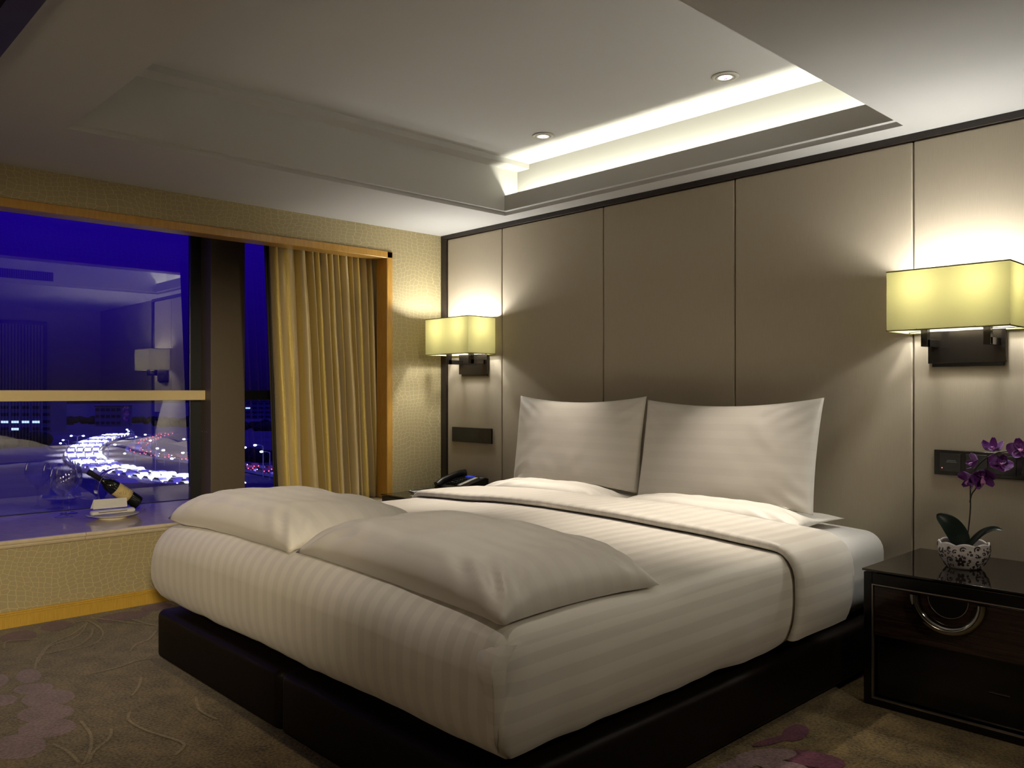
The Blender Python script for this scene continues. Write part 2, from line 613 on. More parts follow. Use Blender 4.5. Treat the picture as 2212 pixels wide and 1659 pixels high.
def curtain_mat():
    m = mat('gold_satin_curtain', (.36, .28, .11), rough=.42, noise_amt=0, sheen=.5)
    t = m.node_tree
    p = t.nodes['Principled BSDF']
    c = t.nodes.new('ShaderNodeTexCoord')
    s_ = t.nodes.new('ShaderNodeSeparateXYZ')
    t.links.new(c.outputs['UV'], s_.inputs[0])
    q = math_node(t, 'MULTIPLY', s_.outputs[0], 1 / .19)
    q = math_node(t, 'FRACT', q)
    q = math_node(t, 'LESS_THAN', q, .46)
    mx = t.nodes.new('ShaderNodeMix')
    mx.data_type = 'RGBA'
    mx.inputs[6].default_value = (.54, .43, .22, 1)
    mx.inputs[7].default_value = (.58, .435, .11, 1)
    t.links.new(q, mx.inputs[0])
    mp = t.nodes.new('ShaderNodeMapping')
    mp.inputs['Scale'].default_value = (90, 60, 1)
    t.links.new(c.outputs['UV'], mp.inputs[0])
    v = t.nodes.new('ShaderNodeTexVoronoi')
    v.inputs['Scale'].default_value = 1
    t.links.new(mp.outputs[0], v.inputs['Vector'])
    k = math_node(t, 'MULTIPLY', v.outputs['Distance'], q)
    b = t.nodes.new('ShaderNodeBump')
    b.inputs['Strength'].default_value = .35
    b.inputs['Distance'].default_value = .003
    t.links.new(k, b.inputs['Height'])
    t.links.new(b.outputs[0], p.inputs['Normal'])
    t.links.new(mx.outputs[2], p.inputs['Base Color'])
    p.inputs['Metallic'].default_value = .15
    return m
M['curtain'] = curtain_mat()
M['lining'] = mat('dark_curtain_lining', (.035, .028, .018), rough=.9)

# ================================================================ ROOM SHELL
ZC = 2.444          # lower ceiling
XR, YF = 6.3, -5.6  # far right wall, wall behind the camera
# ---- floor with its woven flowers
fl = MB()
fl.add([(-.02, YF, 0), (XR, YF, 0), (XR, .04, 0), (-.02, .04, 0)], [(0, 1, 2, 3)], 0)
PZ = [.0010]
def petal(u, v, ru, rv, m_, tilt=0, n=26):
    pts = []
    PZ[0] += .00012
    z = PZ[0]
    for k in range(n):
        a = 2 * math.pi * k / n
        x, y = ru * math.cos(a), rv * math.sin(a)
        c_, s_ = math.cos(R(tilt)), math.sin(R(tilt))
        pts.append(hz(u + x * c_ - y * s_, v + x * s_ + y * c_, z))
    pts = [p for p in pts]
    if min(p.x for p in pts) < .02:
        pts = [Vector((max(p.x, .02), p.y, p.z)) for p in pts]
    fl.add(pts, [tuple(range(n))], m_)
for a in ((62, 1460, 27, 15), (72, 1487, 44, 11), (104, 1508, 58, 18), (98, 1541, 62, 19), (102, 1573, 64, 20), (38, 1613, 62, 27), (-8, 1470, 27, 14), (2, 1513, 36, 12)):
    petal(*a, 1, tilt=-6)
for a in ((40, 1375, 40, 12), (122, 1352, 34, 10), (266, 1332, 58, 10), (338, 1311, 34, 7)):
    petal(*a, 2, tilt=-8)
for a in ((1718, 1583, 30, 17, 2, -12), (1668, 1600, 44, 7, 2, -14), (1756, 1640, 72, 17, 2, 9), (1655, 1632, 66, 15, 1, -4), (1600, 1650, 60, 14, 1, -14), (1690, 1655, 60, 12, 1, 8), (1852, 1459, 26, 7, 2, -20)):
    petal(a[0], a[1], a[2], a[3], a[4], tilt=a[5])
VZ = [.0040]
def vine(pts, wd=.0055, m_=3):
    VZ[0] += .00012
    P = [hz(u, v, VZ[0]) for u, v in pts]
    Q = []
    for i in range(len(P) - 1):
        p0, p1, p2, p3 = P[max(i - 1, 0)], P[i], P[i + 1], P[min(i + 2, len(P) - 1)]
        for k in range(8):
            t_ = k / 8
            Q.append(.5 * ((2 * p1) + (p2 - p0) * t_ + (2 * p0 - 5 * p1 + 4 * p2 - p3) * t_ ** 2 + (3 * p1 - p0 - 3 * p2 + p3) * t_ ** 3))
    Q.append(P[-1])
    L_, R_ = [], []
    for i, q in enumerate(Q):
        t_ = (Q[min(i + 1, len(Q) - 1)] - Q[max(i - 1, 0)]).normalized()
        n_ = Vector((-t_.y, t_.x, 0))
        L_.append(q + n_ * wd)
        R_.append(q - n_ * wd)
    fl.grid([L_, R_], m_)
def c6(*p): return [(x / 2.458, 1240 + y / 2.458) for x, y in p]
for c_ in (c6((185, 505), (205, 440), (270, 370), (390, 315), (455, 262)), c6((200, 470), (260, 385), (380, 345), (440, 300), (462, 255)),
           c6((250, 420), (400, 385), (480, 330), (490, 290)), c6((390, 255), (470, 250), (535, 290), (545, 325), (500, 370), (380, 400)),
           c6((20, 395), (30, 360), (90, 350), (200, 345)), c6((480, 232), (600, 245), (720, 262), (820, 268)), c6((700, 240), (780, 262), (835, 275)),
           c6((690, 410), (720, 375), (790, 345), (830, 300)), c6((470, 530), (620, 495), (740, 455), (850, 440)),
           c6((750, 545), (735, 600), (700, 645)), c6((690, 730), (685, 775), (780, 830), (950, 885), (975, 915), (930, 960)), c6((1040, 650), (1060, 720), (1150, 770)),
           c6((430, 780), (480, 850), (480, 930), (440, 1010)), c6((590, 820), (580, 870), (500, 940), (470, 1000)), c6((280, 900), (360, 940), (420, 1000))):
    vine(c_)
floor = fl.build('floor', [M['carpet'], M['petal'], M['petal_dark'], M['vine']])
tag(floor, kind='structure')

# ---- ceiling: lower soffit ring, recessed tray with cove, stepped upper ceiling
X0, X1, Y0, Y1 = .88, 3.506, -.157, -2.872
ce = MB()
def quad(a, b, c_, d, m_=0): ce.add([a, b, c_, d], [(0, 1, 2, 3)], m_)
def flat_ring(xa, xb, ya, yb, xo, xp, yo, yp, z):   # ring between an outer and an inner rectangle at one height
    for q in (((xo, yo), (xp, yo), (xp, ya), (xo, ya)), ((xo, yb), (xp, yb), (xp, yp), (xo, yp)), ((xo, ya), (xa, ya), (xa, yb), (xo, yb)), ((xb, ya), (xp, ya), (xp, yb), (xb, yb))):
        quad(*[(x, y, z) for x, y in q])
def wall_ring(xa, xb, ya, yb, z0, z1):
    for (p, q) in (((xa, ya), (xb, ya)), ((xb, ya), (xb, yb)), ((xb, yb), (xa, yb)), ((xa, yb), (xa, ya))):
        quad((*p, z0), (*q, z0), (*q, z1), (*p, z1))
flat_ring(X0, X1, Y0, Y1, -.05, XR + .05, .05, YF - .05, ZC)
wall_ring(X0, X1, Y0, Y1, ZC, ZC + .024)
XA, XB, YB = X0 + .028, X1 - .028, Y1 + .03
YFAS, YWALL = Y0 - .03, -.065
ZT, ZS, ZU = 2.572, 2.752, 2.785
flat_ring(XA, XB, YFAS, YB, X0 - .001, X1 + .001, Y0 + .001, Y1 - .001, ZC + .024)
# fascia, trough, cove wall
quad((XA, YFAS, ZC + .024), (XB, YFAS, ZC + .024), (XB, YFAS, ZT), (XA, YFAS, ZT))
quad((XA, YFAS, ZT), (XB, YFAS, ZT), (XB, YFAS + .012, ZT), (XA, YFAS + .012, ZT))
quad((XA, YFAS + .012, ZT), (XB, YFAS + .012, ZT), (XB, YFAS + .012, 2.49), (XA, YFAS + .012, 2.49))
quad((XA, YFAS + .012, 2.49), (XB, YFAS + .012, 2.49), (XB, YWALL, 2.49), (XA, YWALL, 2.49))
quad((XA, YWALL, 2.49), (XB, YWALL, 2.49), (XB, YWALL, ZU), (XA, YWALL, ZU))
for xx in (XA, XB):
    quad((xx, YB, ZC + .024), (xx, YWALL, ZC + .024), (xx, YWALL, ZS), (xx, YB, ZS))
quad((XA, YB, ZC + .024), (XB, YB, ZC + .024), (XB, YB, ZS), (XA, YB, ZS))
SX = .115
for (xa_, xb_) in ((XA, XA + SX), (XB - SX, XB)):
    quad((xa_, YB, ZS), (xb_, YB, ZS), (xb_, YWALL, ZS), (xa_, YWALL, ZS))
quad((XA + SX, YB, ZS), (XB - SX, YB, ZS), (XB - SX, YB + SX, ZS), (XA + SX, YB + SX, ZS))
for xx in (XA + SX, XB - SX):
    quad((xx, YB + SX, ZS), (xx, YWALL, ZS), (xx, YWALL, ZU), (xx, YB + SX, ZU))
quad((XA + SX, YB + SX, ZS), (XB - SX, YB + SX, ZS), (XB - SX, YB + SX, ZU), (XA + SX, YB + SX, ZU))
quad((XA + SX, YWALL, ZU), (XB - SX, YWALL, ZU), (XB - SX, YB + SX, ZU), (XA + SX, YB + SX, ZU))
# roof slab that closes the tray against the sky
ce.box(-.3, XR + .3, YF - .3, .3, 2.90, 2.95)
ceiling = ce.build('ceiling', M['plaster'])
tag(ceiling, kind='structure')
# dark bulkhead over the passage
b = MB()
b.box(-.04, XR, -5.5, -3.315, 2.40, ZC + .01)
b.box(-.04, XR, -3.40, -3.315, 2.385, 2.40)
tag(b.build('beam', M['darkwood']), kind='structure')

# ---- window wall (x = 0) with the bay opening
OZ0, OZ1, OY0, OY1 = .42, 2.222, -4.6, -.515
b = MB()
b.box(-.12, 0, OY1, .05, 0, ZC + .02)
b.box(-.12, 0, YF, OY1, OZ1, ZC + .02)
b.box(-.12, 0, YF, OY1, 0, OZ0)
b.box(-.12, 0, YF, OY0, OZ0, OZ1)
wl = b.build('wall_left', M['croc'], clean=False)
tag(wl, kind='structure')
b = MB()    # bay shell beyond the opening
b.box(-1.2, -.125, -.27, -.19, .2, 2.6)
b.box(-1.2, -.12, -4.7, -4.6, .2, 2.6)
b.box(-1.2, -.125, -4.7, -.19, 2.47, 2.6)
tag(b.build('wall_bay', M['lining']), kind='structure')
# honey coloured wooden surround of the opening
b = MB()
FW = .047
prof = [(-.11, OZ1, OY1), (-.11, OZ1, OY0)]
b.box(-.125, .012, OY0 - FW, OY1 + FW, OZ1 - .004, OZ1 + FW)
b.box(-.125, .012, OY1 - .004, OY1 + FW, OZ0 + .05, OZ1 + FW)
b.box(-.11, .012, OY0 - FW, OY0, OZ0 + .05, OZ1 + FW)
tag(b.build('trim_1', M['yellowwood'], bevel=.006), kind='structure')
# marble sill with moulded nose, two slabs meeting in a joint
ZSILL = .467
def sill_slab(ya, yb, name, parent=None):
    pr_ = [(-1.0, ZSILL), (.028, ZSILL), (.036, ZSILL - .003), (.041, ZSILL - .012), (.039, ZSILL - .020), (.030, ZSILL - .024), (.028, ZSILL - .028), (.028, ZSILL - .033), (.022, ZSILL - .043), (.012, ZSILL - .047), (-1.0, ZSILL - .047)]
    m_ = MB()
    m_.prism([(x, z) for x, z in pr_], Matrix(((1, 0, 0, 0), (0, 0, 1, ya), (0, 1, 0, 0), (0, 0, 0, 1))), yb - ya)
    return m_.build(name, M['marble'], parent)
s1 = sill_slab(-2.549, -.52, 'windowsill')
b = MB()
b.box(-1.0, -.125, -.52, -.27, ZSILL - .047, ZSILL)
tag(b.build('windowsill', M['marble']), kind='structure')
s2 = sill_slab(-4.58, -2.551, 'windowsill')
for s_ in (s1, s2): tag(s_, kind='structure')
# skirting
b = MB()
b.box(0, .014, YF, .0, 0, .070)
b.box(0, .020, YF, .0, .066, .076)
b.box(0, .016, YF, .0, .076, .086)
tag(b.build('baseboard_left', M['basewood'], bevel=.002), kind='structure')

# ---- glazing
XG = -.95
win = thing('window_1', (0, 0, 0), None, None)
tag(win, kind='structure')
PY0, PY1 = -1.492, -1.235
def pane(ya, yb, za, zb):
    m_ = MB()
    m_.add([(XG, ya, za), (XG, yb, za), (XG, yb, zb), (XG, ya, zb)], [(0, 1, 2, 3)])
    return m_.build('pane', M['pane'], win)
b = MB()    # black frame
FX0, FX1 = XG - .03, XG + .012
b.box(FX0, FX1, -4.6, -.27, 2.388, 2.47)
b.box(FX0, FX1, -4.6, -.27, .44, ZSILL + .004)
b.box(FX0, FX1, -1.567, PY0 + .002, ZSILL, 2.39)
b.box(FX0, FX1, PY1 - .002, PY1 + .004, ZSILL, 2.39)
b.box(FX0, FX1, -.33, -.27, ZSILL, 2.39)
b.box(FX0, FX1, PY1, -.27, 1.184, 1.256)
b.box(FX0, FX1 + .02, -4.6, PY0, 1.19, 1.25)
b.build('frame', M['black_frame'], win)
pane(-4.6, -1.567, ZSILL, 1.19)
pane(-4.6, -1.567, 1.25, 2.39)
pane(PY1 + .004, -.33, ZSILL, 1.184)
pane(PY1 + .004, -.33, 1.256, 2.39)
b = MB()
b.box(XG - .02, -.77, PY0, PY1, ZSILL, 2.47)
b.build('mullion_post', M['post'], win, bevel=.003)
b = MB()
b.box(-.90, -.862, -4.6, PY0, 1.186, 1.256)
b.build('guard_rail', M['gold'], win, bevel=.003)
b = MB()    # small screws on the post's side
for x_ in (-.915, -.865, -.84):
    b.tube([(x_, PY0 + .001, .955), (x_, PY0 - .003, .955)], .006, 10)
b.build('screw', M['chrome'], win)

# ---- headboard wall: wall behind, upholstered panels, dark edging
b = MB()
b.box(-.12, XR + .1, .03, .15, 0, ZC + .02)
wb = b.build('wall_back', M['plain_wall'])
tag(wb, kind='structure')
HX1 = 4.055
seams = [.066, .682, 1.619, 2.554, 3.489, HX1]
for i in range(5):
    xa, xb = seams[i] + .0028, seams[i + 1] - .0028
    b = MB()
    b.box(xa, xb, 0, .04, .02, 2.410)
    b.build('wall_panel', M['panel'], wb, bevel=.008, seg=3)
b = MB()
b.box(0, HX1 + .066, -.012, .04, 2.411, ZC)
tag(b.build('trim_2', M['darkwood'], bevel=.002), kind='structure')
b = MB()
b.box(0.0, .064, -.012, .04, 0, 2.411)
tag(b.build('trim_3', M['darkwood'], bevel=.002), kind='structure')
b = MB()
b.box(HX1 + .002, HX1 + .066, -.012, .04, 0, 2.411)
tag(b.build('trim_4', M['darkwood'], bevel=.002), kind='structure')

# ---- the rest of the room, seen in the window's reflection
b = MB()
b.box(XR, XR + .12, YF, .1, 0, ZC + .02)
wr = b.build('wall_right', M['plain_wall'])
tag(wr, kind='structure')
b = MB()
b.box(-.12, XR + .1, YF - .12, YF, 0, ZC + .02)
tag(b.build('wall_front', M['plain_wall']), kind='structure')
b = MB()    # ribbed sliding door on the right wall
b.box(XR - .05, XR - .002, -2.1, -.70, .01, 2.24)
dr = b.build('door_1', M['darkwood'])
tag(dr, kind='structure')
b = MB()
k = -2.06
while k < -.75:
    b.box(XR - .066, XR - .05, k, k + .022, .06, 2.19)
    k += .04
b.build('door_slats', M['plain_wall'], dr)

# ================================================================ CEILING FITTINGS
def downlight(loc, label):
    t = thing('downlight', loc, label, 'ceiling light', group='recessed spots over the pillows')
    m_ = MB()
    m_.lathe([(.043, 0), (.062, 0), (.066, -.003), (.064, -.007), (.052, -.009), (.043, -.006)], 40, close=True)
    m_.build('trim_ring', M['ringwhite'], t, smooth=True)
    m_ = MB()
    m_.lathe([(.033, -.004), (.042, -.004), (.043, -.0085), (.040, -.0095), (.033, -.0085)], 40, close=True)
    m_.build('inner_ring', M['ringsteel'], t, smooth=True)
    m_ = MB()
    m_.lathe([(0, -.0115), (.018, -.0105), (.030, -.0085), (.033, -.006)], 32)
    m_.build('lens', M['lens'], t, smooth=True)
    m_ = MB()
    for (dx, dy, r_) in ((-.008, .004, .004), (0, .006, .004), (.007, .004, .0035), (-.003, -.001, .003), (.004, -.001, .003)):
        m_.lathe([(0, -.0130), (r_, -.0125), (r_, -.0100)], 10, mtx=Matrix.Translation((dx, dy + .004, 0)))
    m_.build('led_cluster', M['led'], t)
    return t
M['ringwhite'] = mat('white_ring_paint', (.60, .58, .50), rough=.35)
M['ringsteel'] = mat('satin_steel', (.45, .43, .38), rough=.3, metal=.8)
M['lens'] = emitter('lit_lens', (1, .95, .95), 6.0)
M['led'] = emitter('violet_led', (.55, .12, .65), 1.0)
downlight((1.525, -.445, ZU), 'round recessed ceiling spot above the left standing pillow, the smaller of two')
downlight((2.785, -.465, ZU), 'round recessed ceiling spot with violet diodes above the right standing pillow')
v_ = thing('air_vent', (XB, -1.85, 2.545), 'dark slotted air vent high on the tray side, seen mirrored in the window', 'vent')
b = MB()
b.box(-.004, .004, -.52, .52, -.05, .05)
b.build('backing', M['black_frame'], v_)
b = MB()
k = -.50
while k < .5:
    b.box(-.012, -.004, k, k + .008, -.045, .045)
    k += .022
b.build('grille', M['post'], v_)

# ================================================================ WALL SCONCES
def sconce(loc, label):
    t = thing('wall_sconce', loc, label, 'wall lamp', group='sconces beside the bed')
    # local origin: wall face at the shade's middle; x along the wall, -y into the room
    hw, yb, yf, z0, z1 = .242, -.022, -.275, -.13, .13
    m_ = MB()
    P = [(-hw, yf), (hw, yf), (hw, yb), (-hw, yb)]
    for i in range(4):
        p, q = P[i], P[(i + 1) % 4]
        rows = []
        for a_ in range(9):
            f_ = a_ / 8
            rows.append([Vector((p[0] + (q[0] - p[0]) * f_, p[1] + (q[1] - p[1]) * f_, z0 + (z1 - z0) * c_ / 6)) for c_ in range(7)])
        m_.grid(rows)
    sh = m_.build('lamp_shade', M['shade'], t, clean=True)
    for zz in (z0, z1):
        m_ = MB()
        for i in range(4):
            p, q = P[i], P[(i + 1) % 4]
            m_.tube([(p[0], p[1], zz), (q[0], q[1], zz)], .0028, 8)
        m_.build('shade_rim', M['shade_rim'], sh)
    for s_ in (-1, 1):
        m_ = MB()
        m_.tube([(s_ * .115, -.145, z0 + .004), (s_ * hw, yf, z0 + .004)], .0016, 6)
        m_.tube([(s_ * .115, -.145, z0 + .004), (s_ * .115, yf, z0 + .004)], .0016, 6)
        m_.tube([(s_ * .115, -.145, z0 + .004), (s_ * hw, yb, z0 + .004)], .0016, 6)
        m_.build('shade_spider', M['bronze'], sh)
    m_ = MB()
    m_.box(-.158, .158, -.026, -.010, -.27, -.125)
    pl_ = m_.build('wall_plate', M['bronze'], t, bevel=.002)
    m_ = MB()
    m_.box(-.145, .145, -.010, -.001, -.285, -.14)
    m_.build('plate_back', M['blackplastic'], pl_)
    for s_ in (-1, 1):
        m_ = MB()
        x_ = s_ * .125
        w_ = .014
        m_.box(x_ - w_, x_ + w_, -.16, -.024, -.198, -.166)
        m_.box(x_ - w_, x_ + w_, -.163, -.132, -.198, -.10)
        m_.build('arm', M['bronze'], t, bevel=.0015)
        m_ = MB()
        m_.tube([(x_, -.147, -.11), (x_, -.147, -.095)], .013, 14)
        m_.build('lamp_holder', M['paper'], t, smooth=False)
        m_ = MB()
        m_.lathe([(0, .030), (.014, .026), (.022, .012), (.024, -.005), (.020, -.026), (.013, -.045), (.012, -.06)], 18, mtx=Matrix.Translation((x_, -.147, 0)))
        bl = m_.build('bulb', M['bulb'], t, smooth=True)
    return t
LAMPS = []
sa = sconce((.392, 0, 1.645), 'square pale shaded wall sconce beside the curtain, over the telephone')
sb = copy_tree(sa)
sb.location = (3.722, 0, 1.645)
sb['label'] = 'square pale shaded wall sconce above the purple orchid'
for s_ in (sa, sb):
    for k in (-1, 1):
        for dz, en in ((.072, 1.0), (-.065, .12)):      # tall lamps: glow along their whole height
            lamp('sconce_bulb', 'POINT', (s_.location.x + k * .125, -.158, 1.645 + dz), SCONCE_W * en, (1, .975, .92), shadow_soft_size=.028)

# ================================================================ BED
BX0, BX1, BY0, BY1 = 1.063, 3.425, -2.545, -.03

def rounded_block(x0, x1, y0, y1, z0, z1, r, n, deform=None, uvf=None, skip=(), low=1.0):
    """box surface grid with ellipsoidal edge rounding r=(rx,ry,rz), n=(nx,ny,nz)"""
    m_ = MB()
    c_ = Vector(((x0 + x1) / 2, (y0 + y1) / 2, (z0 + z1) / 2))
    h_ = Vector(((x1 - x0) / 2, (y1 - y0) / 2, (z1 - z0) / 2))
    def rnd(p):
        t_ = max(0, min(1, (p.z / h_.z + .6) / 1.2))
        k_ = low + (1 - low) * t_ * t_ * (3 - 2 * t_)      # edges may be tighter below than above
        rr = [a_ * k_ for a_ in r]
        q = Vector([max(-(h_[i] - rr[i]), min(h_[i] - rr[i], p[i])) for i in range(3)])
        d = Vector([(p[i] - q[i]) / rr[i] for i in range(3)])
        L_ = d.length
        if L_ > 1e-6:
            # cube corner to sphere
            d = d / L_
        return q + Vector([d[i] * rr[i] for i in range(3)])
    def lin(i):
        # denser sampling towards the rounded edges
        N = n[i]
        out = []
        a_ = r[i] / (2 * h_[i])
        ne = max(3, N // 6)
        for k in range(ne): out.append(-h_[i] + r[i] * k / ne)
        for k in range(N): out.append(-h_[i] + r[i] + (2 * h_[i] - 2 * r[i]) * k / N)
        for k in range(ne + 1): out.append(h_[i] - r[i] + r[i] * k / ne)
        return out
    X, Y, Z = lin(0), lin(1), lin(2)
    def face(A, B, f):
        P, U = [], []
        for a_ in A:
            P.append([]); U.append([])
            for b_ in B:
                p = f(a_, b_)
                q = rnd(p) + c_
                if deform: q = deform(q.copy(), p + c_)
                P[-1].append(q)
                U[-1].append(uvf(p + c_) if uvf else (p.x + c_.x, p.y + c_.y))
        m_.grid(P, 0, U)
    face(X, Y, lambda a_, b_: Vector((a_, b_, h_.z)))
    if 'bottom' not in skip: face(X, Y, lambda a_, b_: Vector((a_, b_, -h_.z)))
    face(X, Z, lambda a_, b_: Vector((a_, -h_.y, b_)))
    if 'head' not in skip: face(X, Z, lambda a_, b_: Vector((a_, h_.y, b_)))
    face(Y, Z, lambda a_, b_: Vector((-h_.x, a_, b_)))
    face(Y, Z, lambda a_, b_: Vector((h_.x, a_, b_)))
    return m_

bed = thing('bed', ((BX0 + BX1) / 2, (BY0 + BY1) / 2, 0), 'wide bed on a dark brown leather base with white mattress', 'bed')
bo = bed.location
def shift(m_, off):
    m_.v = [(p[0] - off[0], p[1] - off[1], p[2] - off[2]) for p in m_.v]
    return m_
XM = (BX0 + BX1) / 2
for (xa, xb) in ((BX0, XM - .004), (XM + .004, BX1)):
    m_ = rounded_block(xa, xb, BY0, BY1, 0.012, .238, (.035, .035, .03), (8, 10, 4))
    shift(m_, bo).build('base', M['leather'], bed, smooth=True, clean=True)
def mat_def(q, p):
    if q.z > .35:
        q.z += .006 * nz(q.x * 3, q.y * 3, 5)
    tt = max(0, min(1, (q.z - .25) / .33))
    q.z += .035 * tt * (1 - ((q.x - XM) / 1.2) ** 2)
    # pressed in where the duvet lies over it
    k_ = max(0, min(1, (-.72 - q.y) / .12))
    q.z -= .035 * k_ * tt
    q.x = XM + (q.x - XM) * (1 - (.055 if q.x > XM else .085) * k_)
    # sheet pulls on the long side near the head
    if q.x > 3.3 and q.z < .5:
        q.x += .010 * nz(q.y * 9 + q.z * 6, 3.3) * (1 - abs(q.z - .36) / .2)
    return q
m_ = rounded_block(BX0 + .03, BX1 - .035, BY0 + .09, BY1 + .005, .246, .585, (.085, .07, .085), (30, 40, 8), mat_def)
shift(m_, bo).build('mattress', M['sheet'], bed, smooth=True, clean=True)

# ---- duvet
DZ0, DZ1 = .272, .625
DX0, DX1, DY0, DY1 = 1.068, 3.452, -2.565, -.72
def crown(x, y):
    a_ = (x - XM) / 1.2
    return .045 * max(-.2, 1 - a_ * a_) - .012 * max(0, (-2.0 - y) / .6) ** 2
def duv_def(q, p):
    tt = max(0, min(1, (q.z - DZ0) / (DZ1 - DZ0)))
    ins = math.sin(math.pi * min(1, tt * 1.08))
    # sides bulge like a filled quilt and tuck in below
    fy = max(0, min(1, (DY0 + .10 - q.y) / .08))
    fx = max(0, min(1, (q.x - (DX1 - .12)) / .09))
    gx = max(0, min(1, (DX0 + .12 - q.x) / .09))
    pf = nz(q.x * 2.3, q.z * 2.0, 7.7)
    q.y -= fy * (.006 * ins + .016 * pf * ins - .065 * (1 - tt) ** 7)
    ps = nz(q.y * 2.6, q.z * 2.2, 1.3)
    q.x += fx * (.010 * ins + .016 * ps * ins - .045 * (1 - tt) ** 4)
    q.x -= gx * (.004 * ins + .006 * ps * ins - .045 * (1 - tt) ** 6)
    # vertical drape creases on the long side
    q.x += fx * .007 * nz(q.y * 9, q.z * 1.2, 4.4) * (1 - tt)
    q.z += crown(q.x, q.y) * tt ** 2
    if p.z >= DZ1 - .01:
        q.z += .010 * nz(q.x * 1.7, q.y * 1.7, 9.1) + .004 * nz(q.x * 5, q.y * 5, 2.2)
    # uneven lower hem
    if tt < .15:
        q.z += (.012 * nz(q.x * 3.1, q.y * 3.1, 8.1) + .007 * nz(q.x * 9, q.y * 9, 3.1)) * (1 - tt / .15)
    return q
def duv_uv(p):
    s_ = p.x
    if p.x > DX1 - 1e-4: s_ = DX1 + (DZ1 - p.z)
    if p.x < DX0 + 1e-4: s_ = DX0 - (DZ1 - p.z)
    return (s_, p.y - (DZ1 - p.z if p.y < DY0 + 1e-4 else 0))
duvet = thing('duvet', (XM, -1.6, .62), 'white striped sateen duvet spread over the bed and tucked at the foot', 'duvet')
do = duvet.location
m_ = rounded_block(DX0, DX1, DY0, DY1, DZ0, DZ1, (.06, .10, .11), (72, 56, 22), duv_def, duv_uv, skip=('bottom', 'head'), low=.3)
shift(m_, do).build('cover', M['duvet'], duvet, smooth=True, clean=True)
# turned-down band across the head end
def band_point(s_, y, off):
    """s_ runs over the bed from hem (left) to hem (right); returns point offset outward"""
    r_ = .085
    hwid = (DX1 - DX0) / 2 + .004
    drop = DZ1 - .305
    Ltop = 2 * (hwid - r_)
    arc = r_ * math.pi / 2
    Ls = drop - r_
    tot = 2 * Ls + 2 * arc + Ltop
    d = s_ * tot
    zt = DZ1 + .004
    if d < Ls:
        x, z, nx_, nz_ = -hwid, zt - r_ - Ls + d, -1, 0
    elif d < Ls + arc:
        a_ = (d - Ls) / r_
        x, z, nx_, nz_ = -hwid + r_ - r_ * math.cos(a_), zt - r_ + r_ * math.sin(a_), -math.cos(a_), math.sin(a_)
    elif d < Ls + arc + Ltop:
        x, z, nx_, nz_ = -hwid + r_ + d - Ls - arc, zt, 0, 1
    elif d < Ls + 2 * arc + Ltop:
        a_ = (d - Ls - arc - Ltop) / r_
        x, z, nx_, nz_ = hwid - r_ + r_ * math.sin(a_), zt - r_ + r_ * math.cos(a_), math.sin(a_), math.cos(a_)
    else:
        x, z, nx_, nz_ = hwid, zt - r_ - (d - Ls - 2 * arc - Ltop), 1, 0
    q = Vector(((DX0 + DX1) / 2 + x + nx_ * off, y, z + nz_ * off))
    tt = max(0, min(1, (q.z - DZ0) / (DZ1 - DZ0)))
    ins = math.sin(math.pi * min(1, tt * 1.08))
    fx = 1 if abs(x) > hwid - .09 else 0
    if fx:
        q.x += math.copysign(1, x) * (.010 * ins + .016 * nz(q.y * 2.6, q.z * 2.2, 1.3) * ins - .045 * (1 - tt) ** 4 + .007 * nz(q.y * 9, q.z * 1.2, 4.4) * (1 - tt))
    q.z += crown(q.x, q.y) * tt ** 2
    if nz_ > .9: q.z += .010 * nz(q.x * 1.7, q.y * 1.7, 9.1) + .004 * nz(q.x * 5, q.y * 5, 2.2)
    if tt < .15: q.z += .012 * nz(q.x * 3.1, q.y * 6, 2.1) * (1 - tt / .15)
    return q, d - tot / 2
NS_, BYA, BYB = 110, -1.085, -.615
prof = [(BYA + .02, .002), (BYA + .004, .008), (BYA, .020), (BYA + .006, .032), (BYA + .03, .038), (BYA + .10, .036), (BYA + .20, .034), (BYA + .32, .033), (BYB - .03, .030), (BYB - .006, .022), (BYB, .010), (BYB - .01, .0), (BYB - .04, -.008)]
P, U = [], []
for i in range(NS_ + 1):
    s_ = i / NS_
    P.append([]); U.append([])
    for (y, off) in prof:
        yy = y + .012 * nz(s_ * 9, 3.3)
        q, d = band_point(s_, yy, off)
        P[-1].append(q)
        U[-1].append((d + .02, yy))
m_ = MB()
m_.grid(P, 0, U)
shift(m_, do).build('turned_down_band', M['duvet'], duvet, smooth=True)
# folded corner at the foot, right-hand side: the long side's cloth laps round onto the foot face
m_ = MB()
P, U = [], []
for i in range(19):
    t_ = i / 18
    z = .600 - t_ * .285
    xe = DX1 - .105 + .080 * max(0, (t_ - .12) / .88) ** .8 + .045 * max(0, 1 - t_ / .12)
    row, ru_ = [], []
    for j in range(7):
        f_ = j / 6
        x = xe + (DX1 - .012 - xe) * f_
        tt_ = max(0, min(1, (z - (DZ1 - .11)) / .11))
        y = DY0 + (.10 * (1 - math.sqrt(max(0, 1 - tt_ * tt_))) if tt_ > 0 else 0)
        q = duv_def(Vector((x, y, z)), Vector((x, DY0, z)))
        q.y -= (.009 + .003 * math.sin(t_ * 7) * (1 - f_)) * min(1, t_ * 6, (1 - t_) * 6)
        if j == 6: q.y += .030
        if j == 0: q.y += .006
        row.append(q)
        ru_.append((DX1 + DZ1 - z, f_ * .1))
    P.append(row); U.append(ru_)
m_.grid(P, 0, U)
shift(m_, do).build('corner_fold', M['duvet'], duvet, smooth=True)

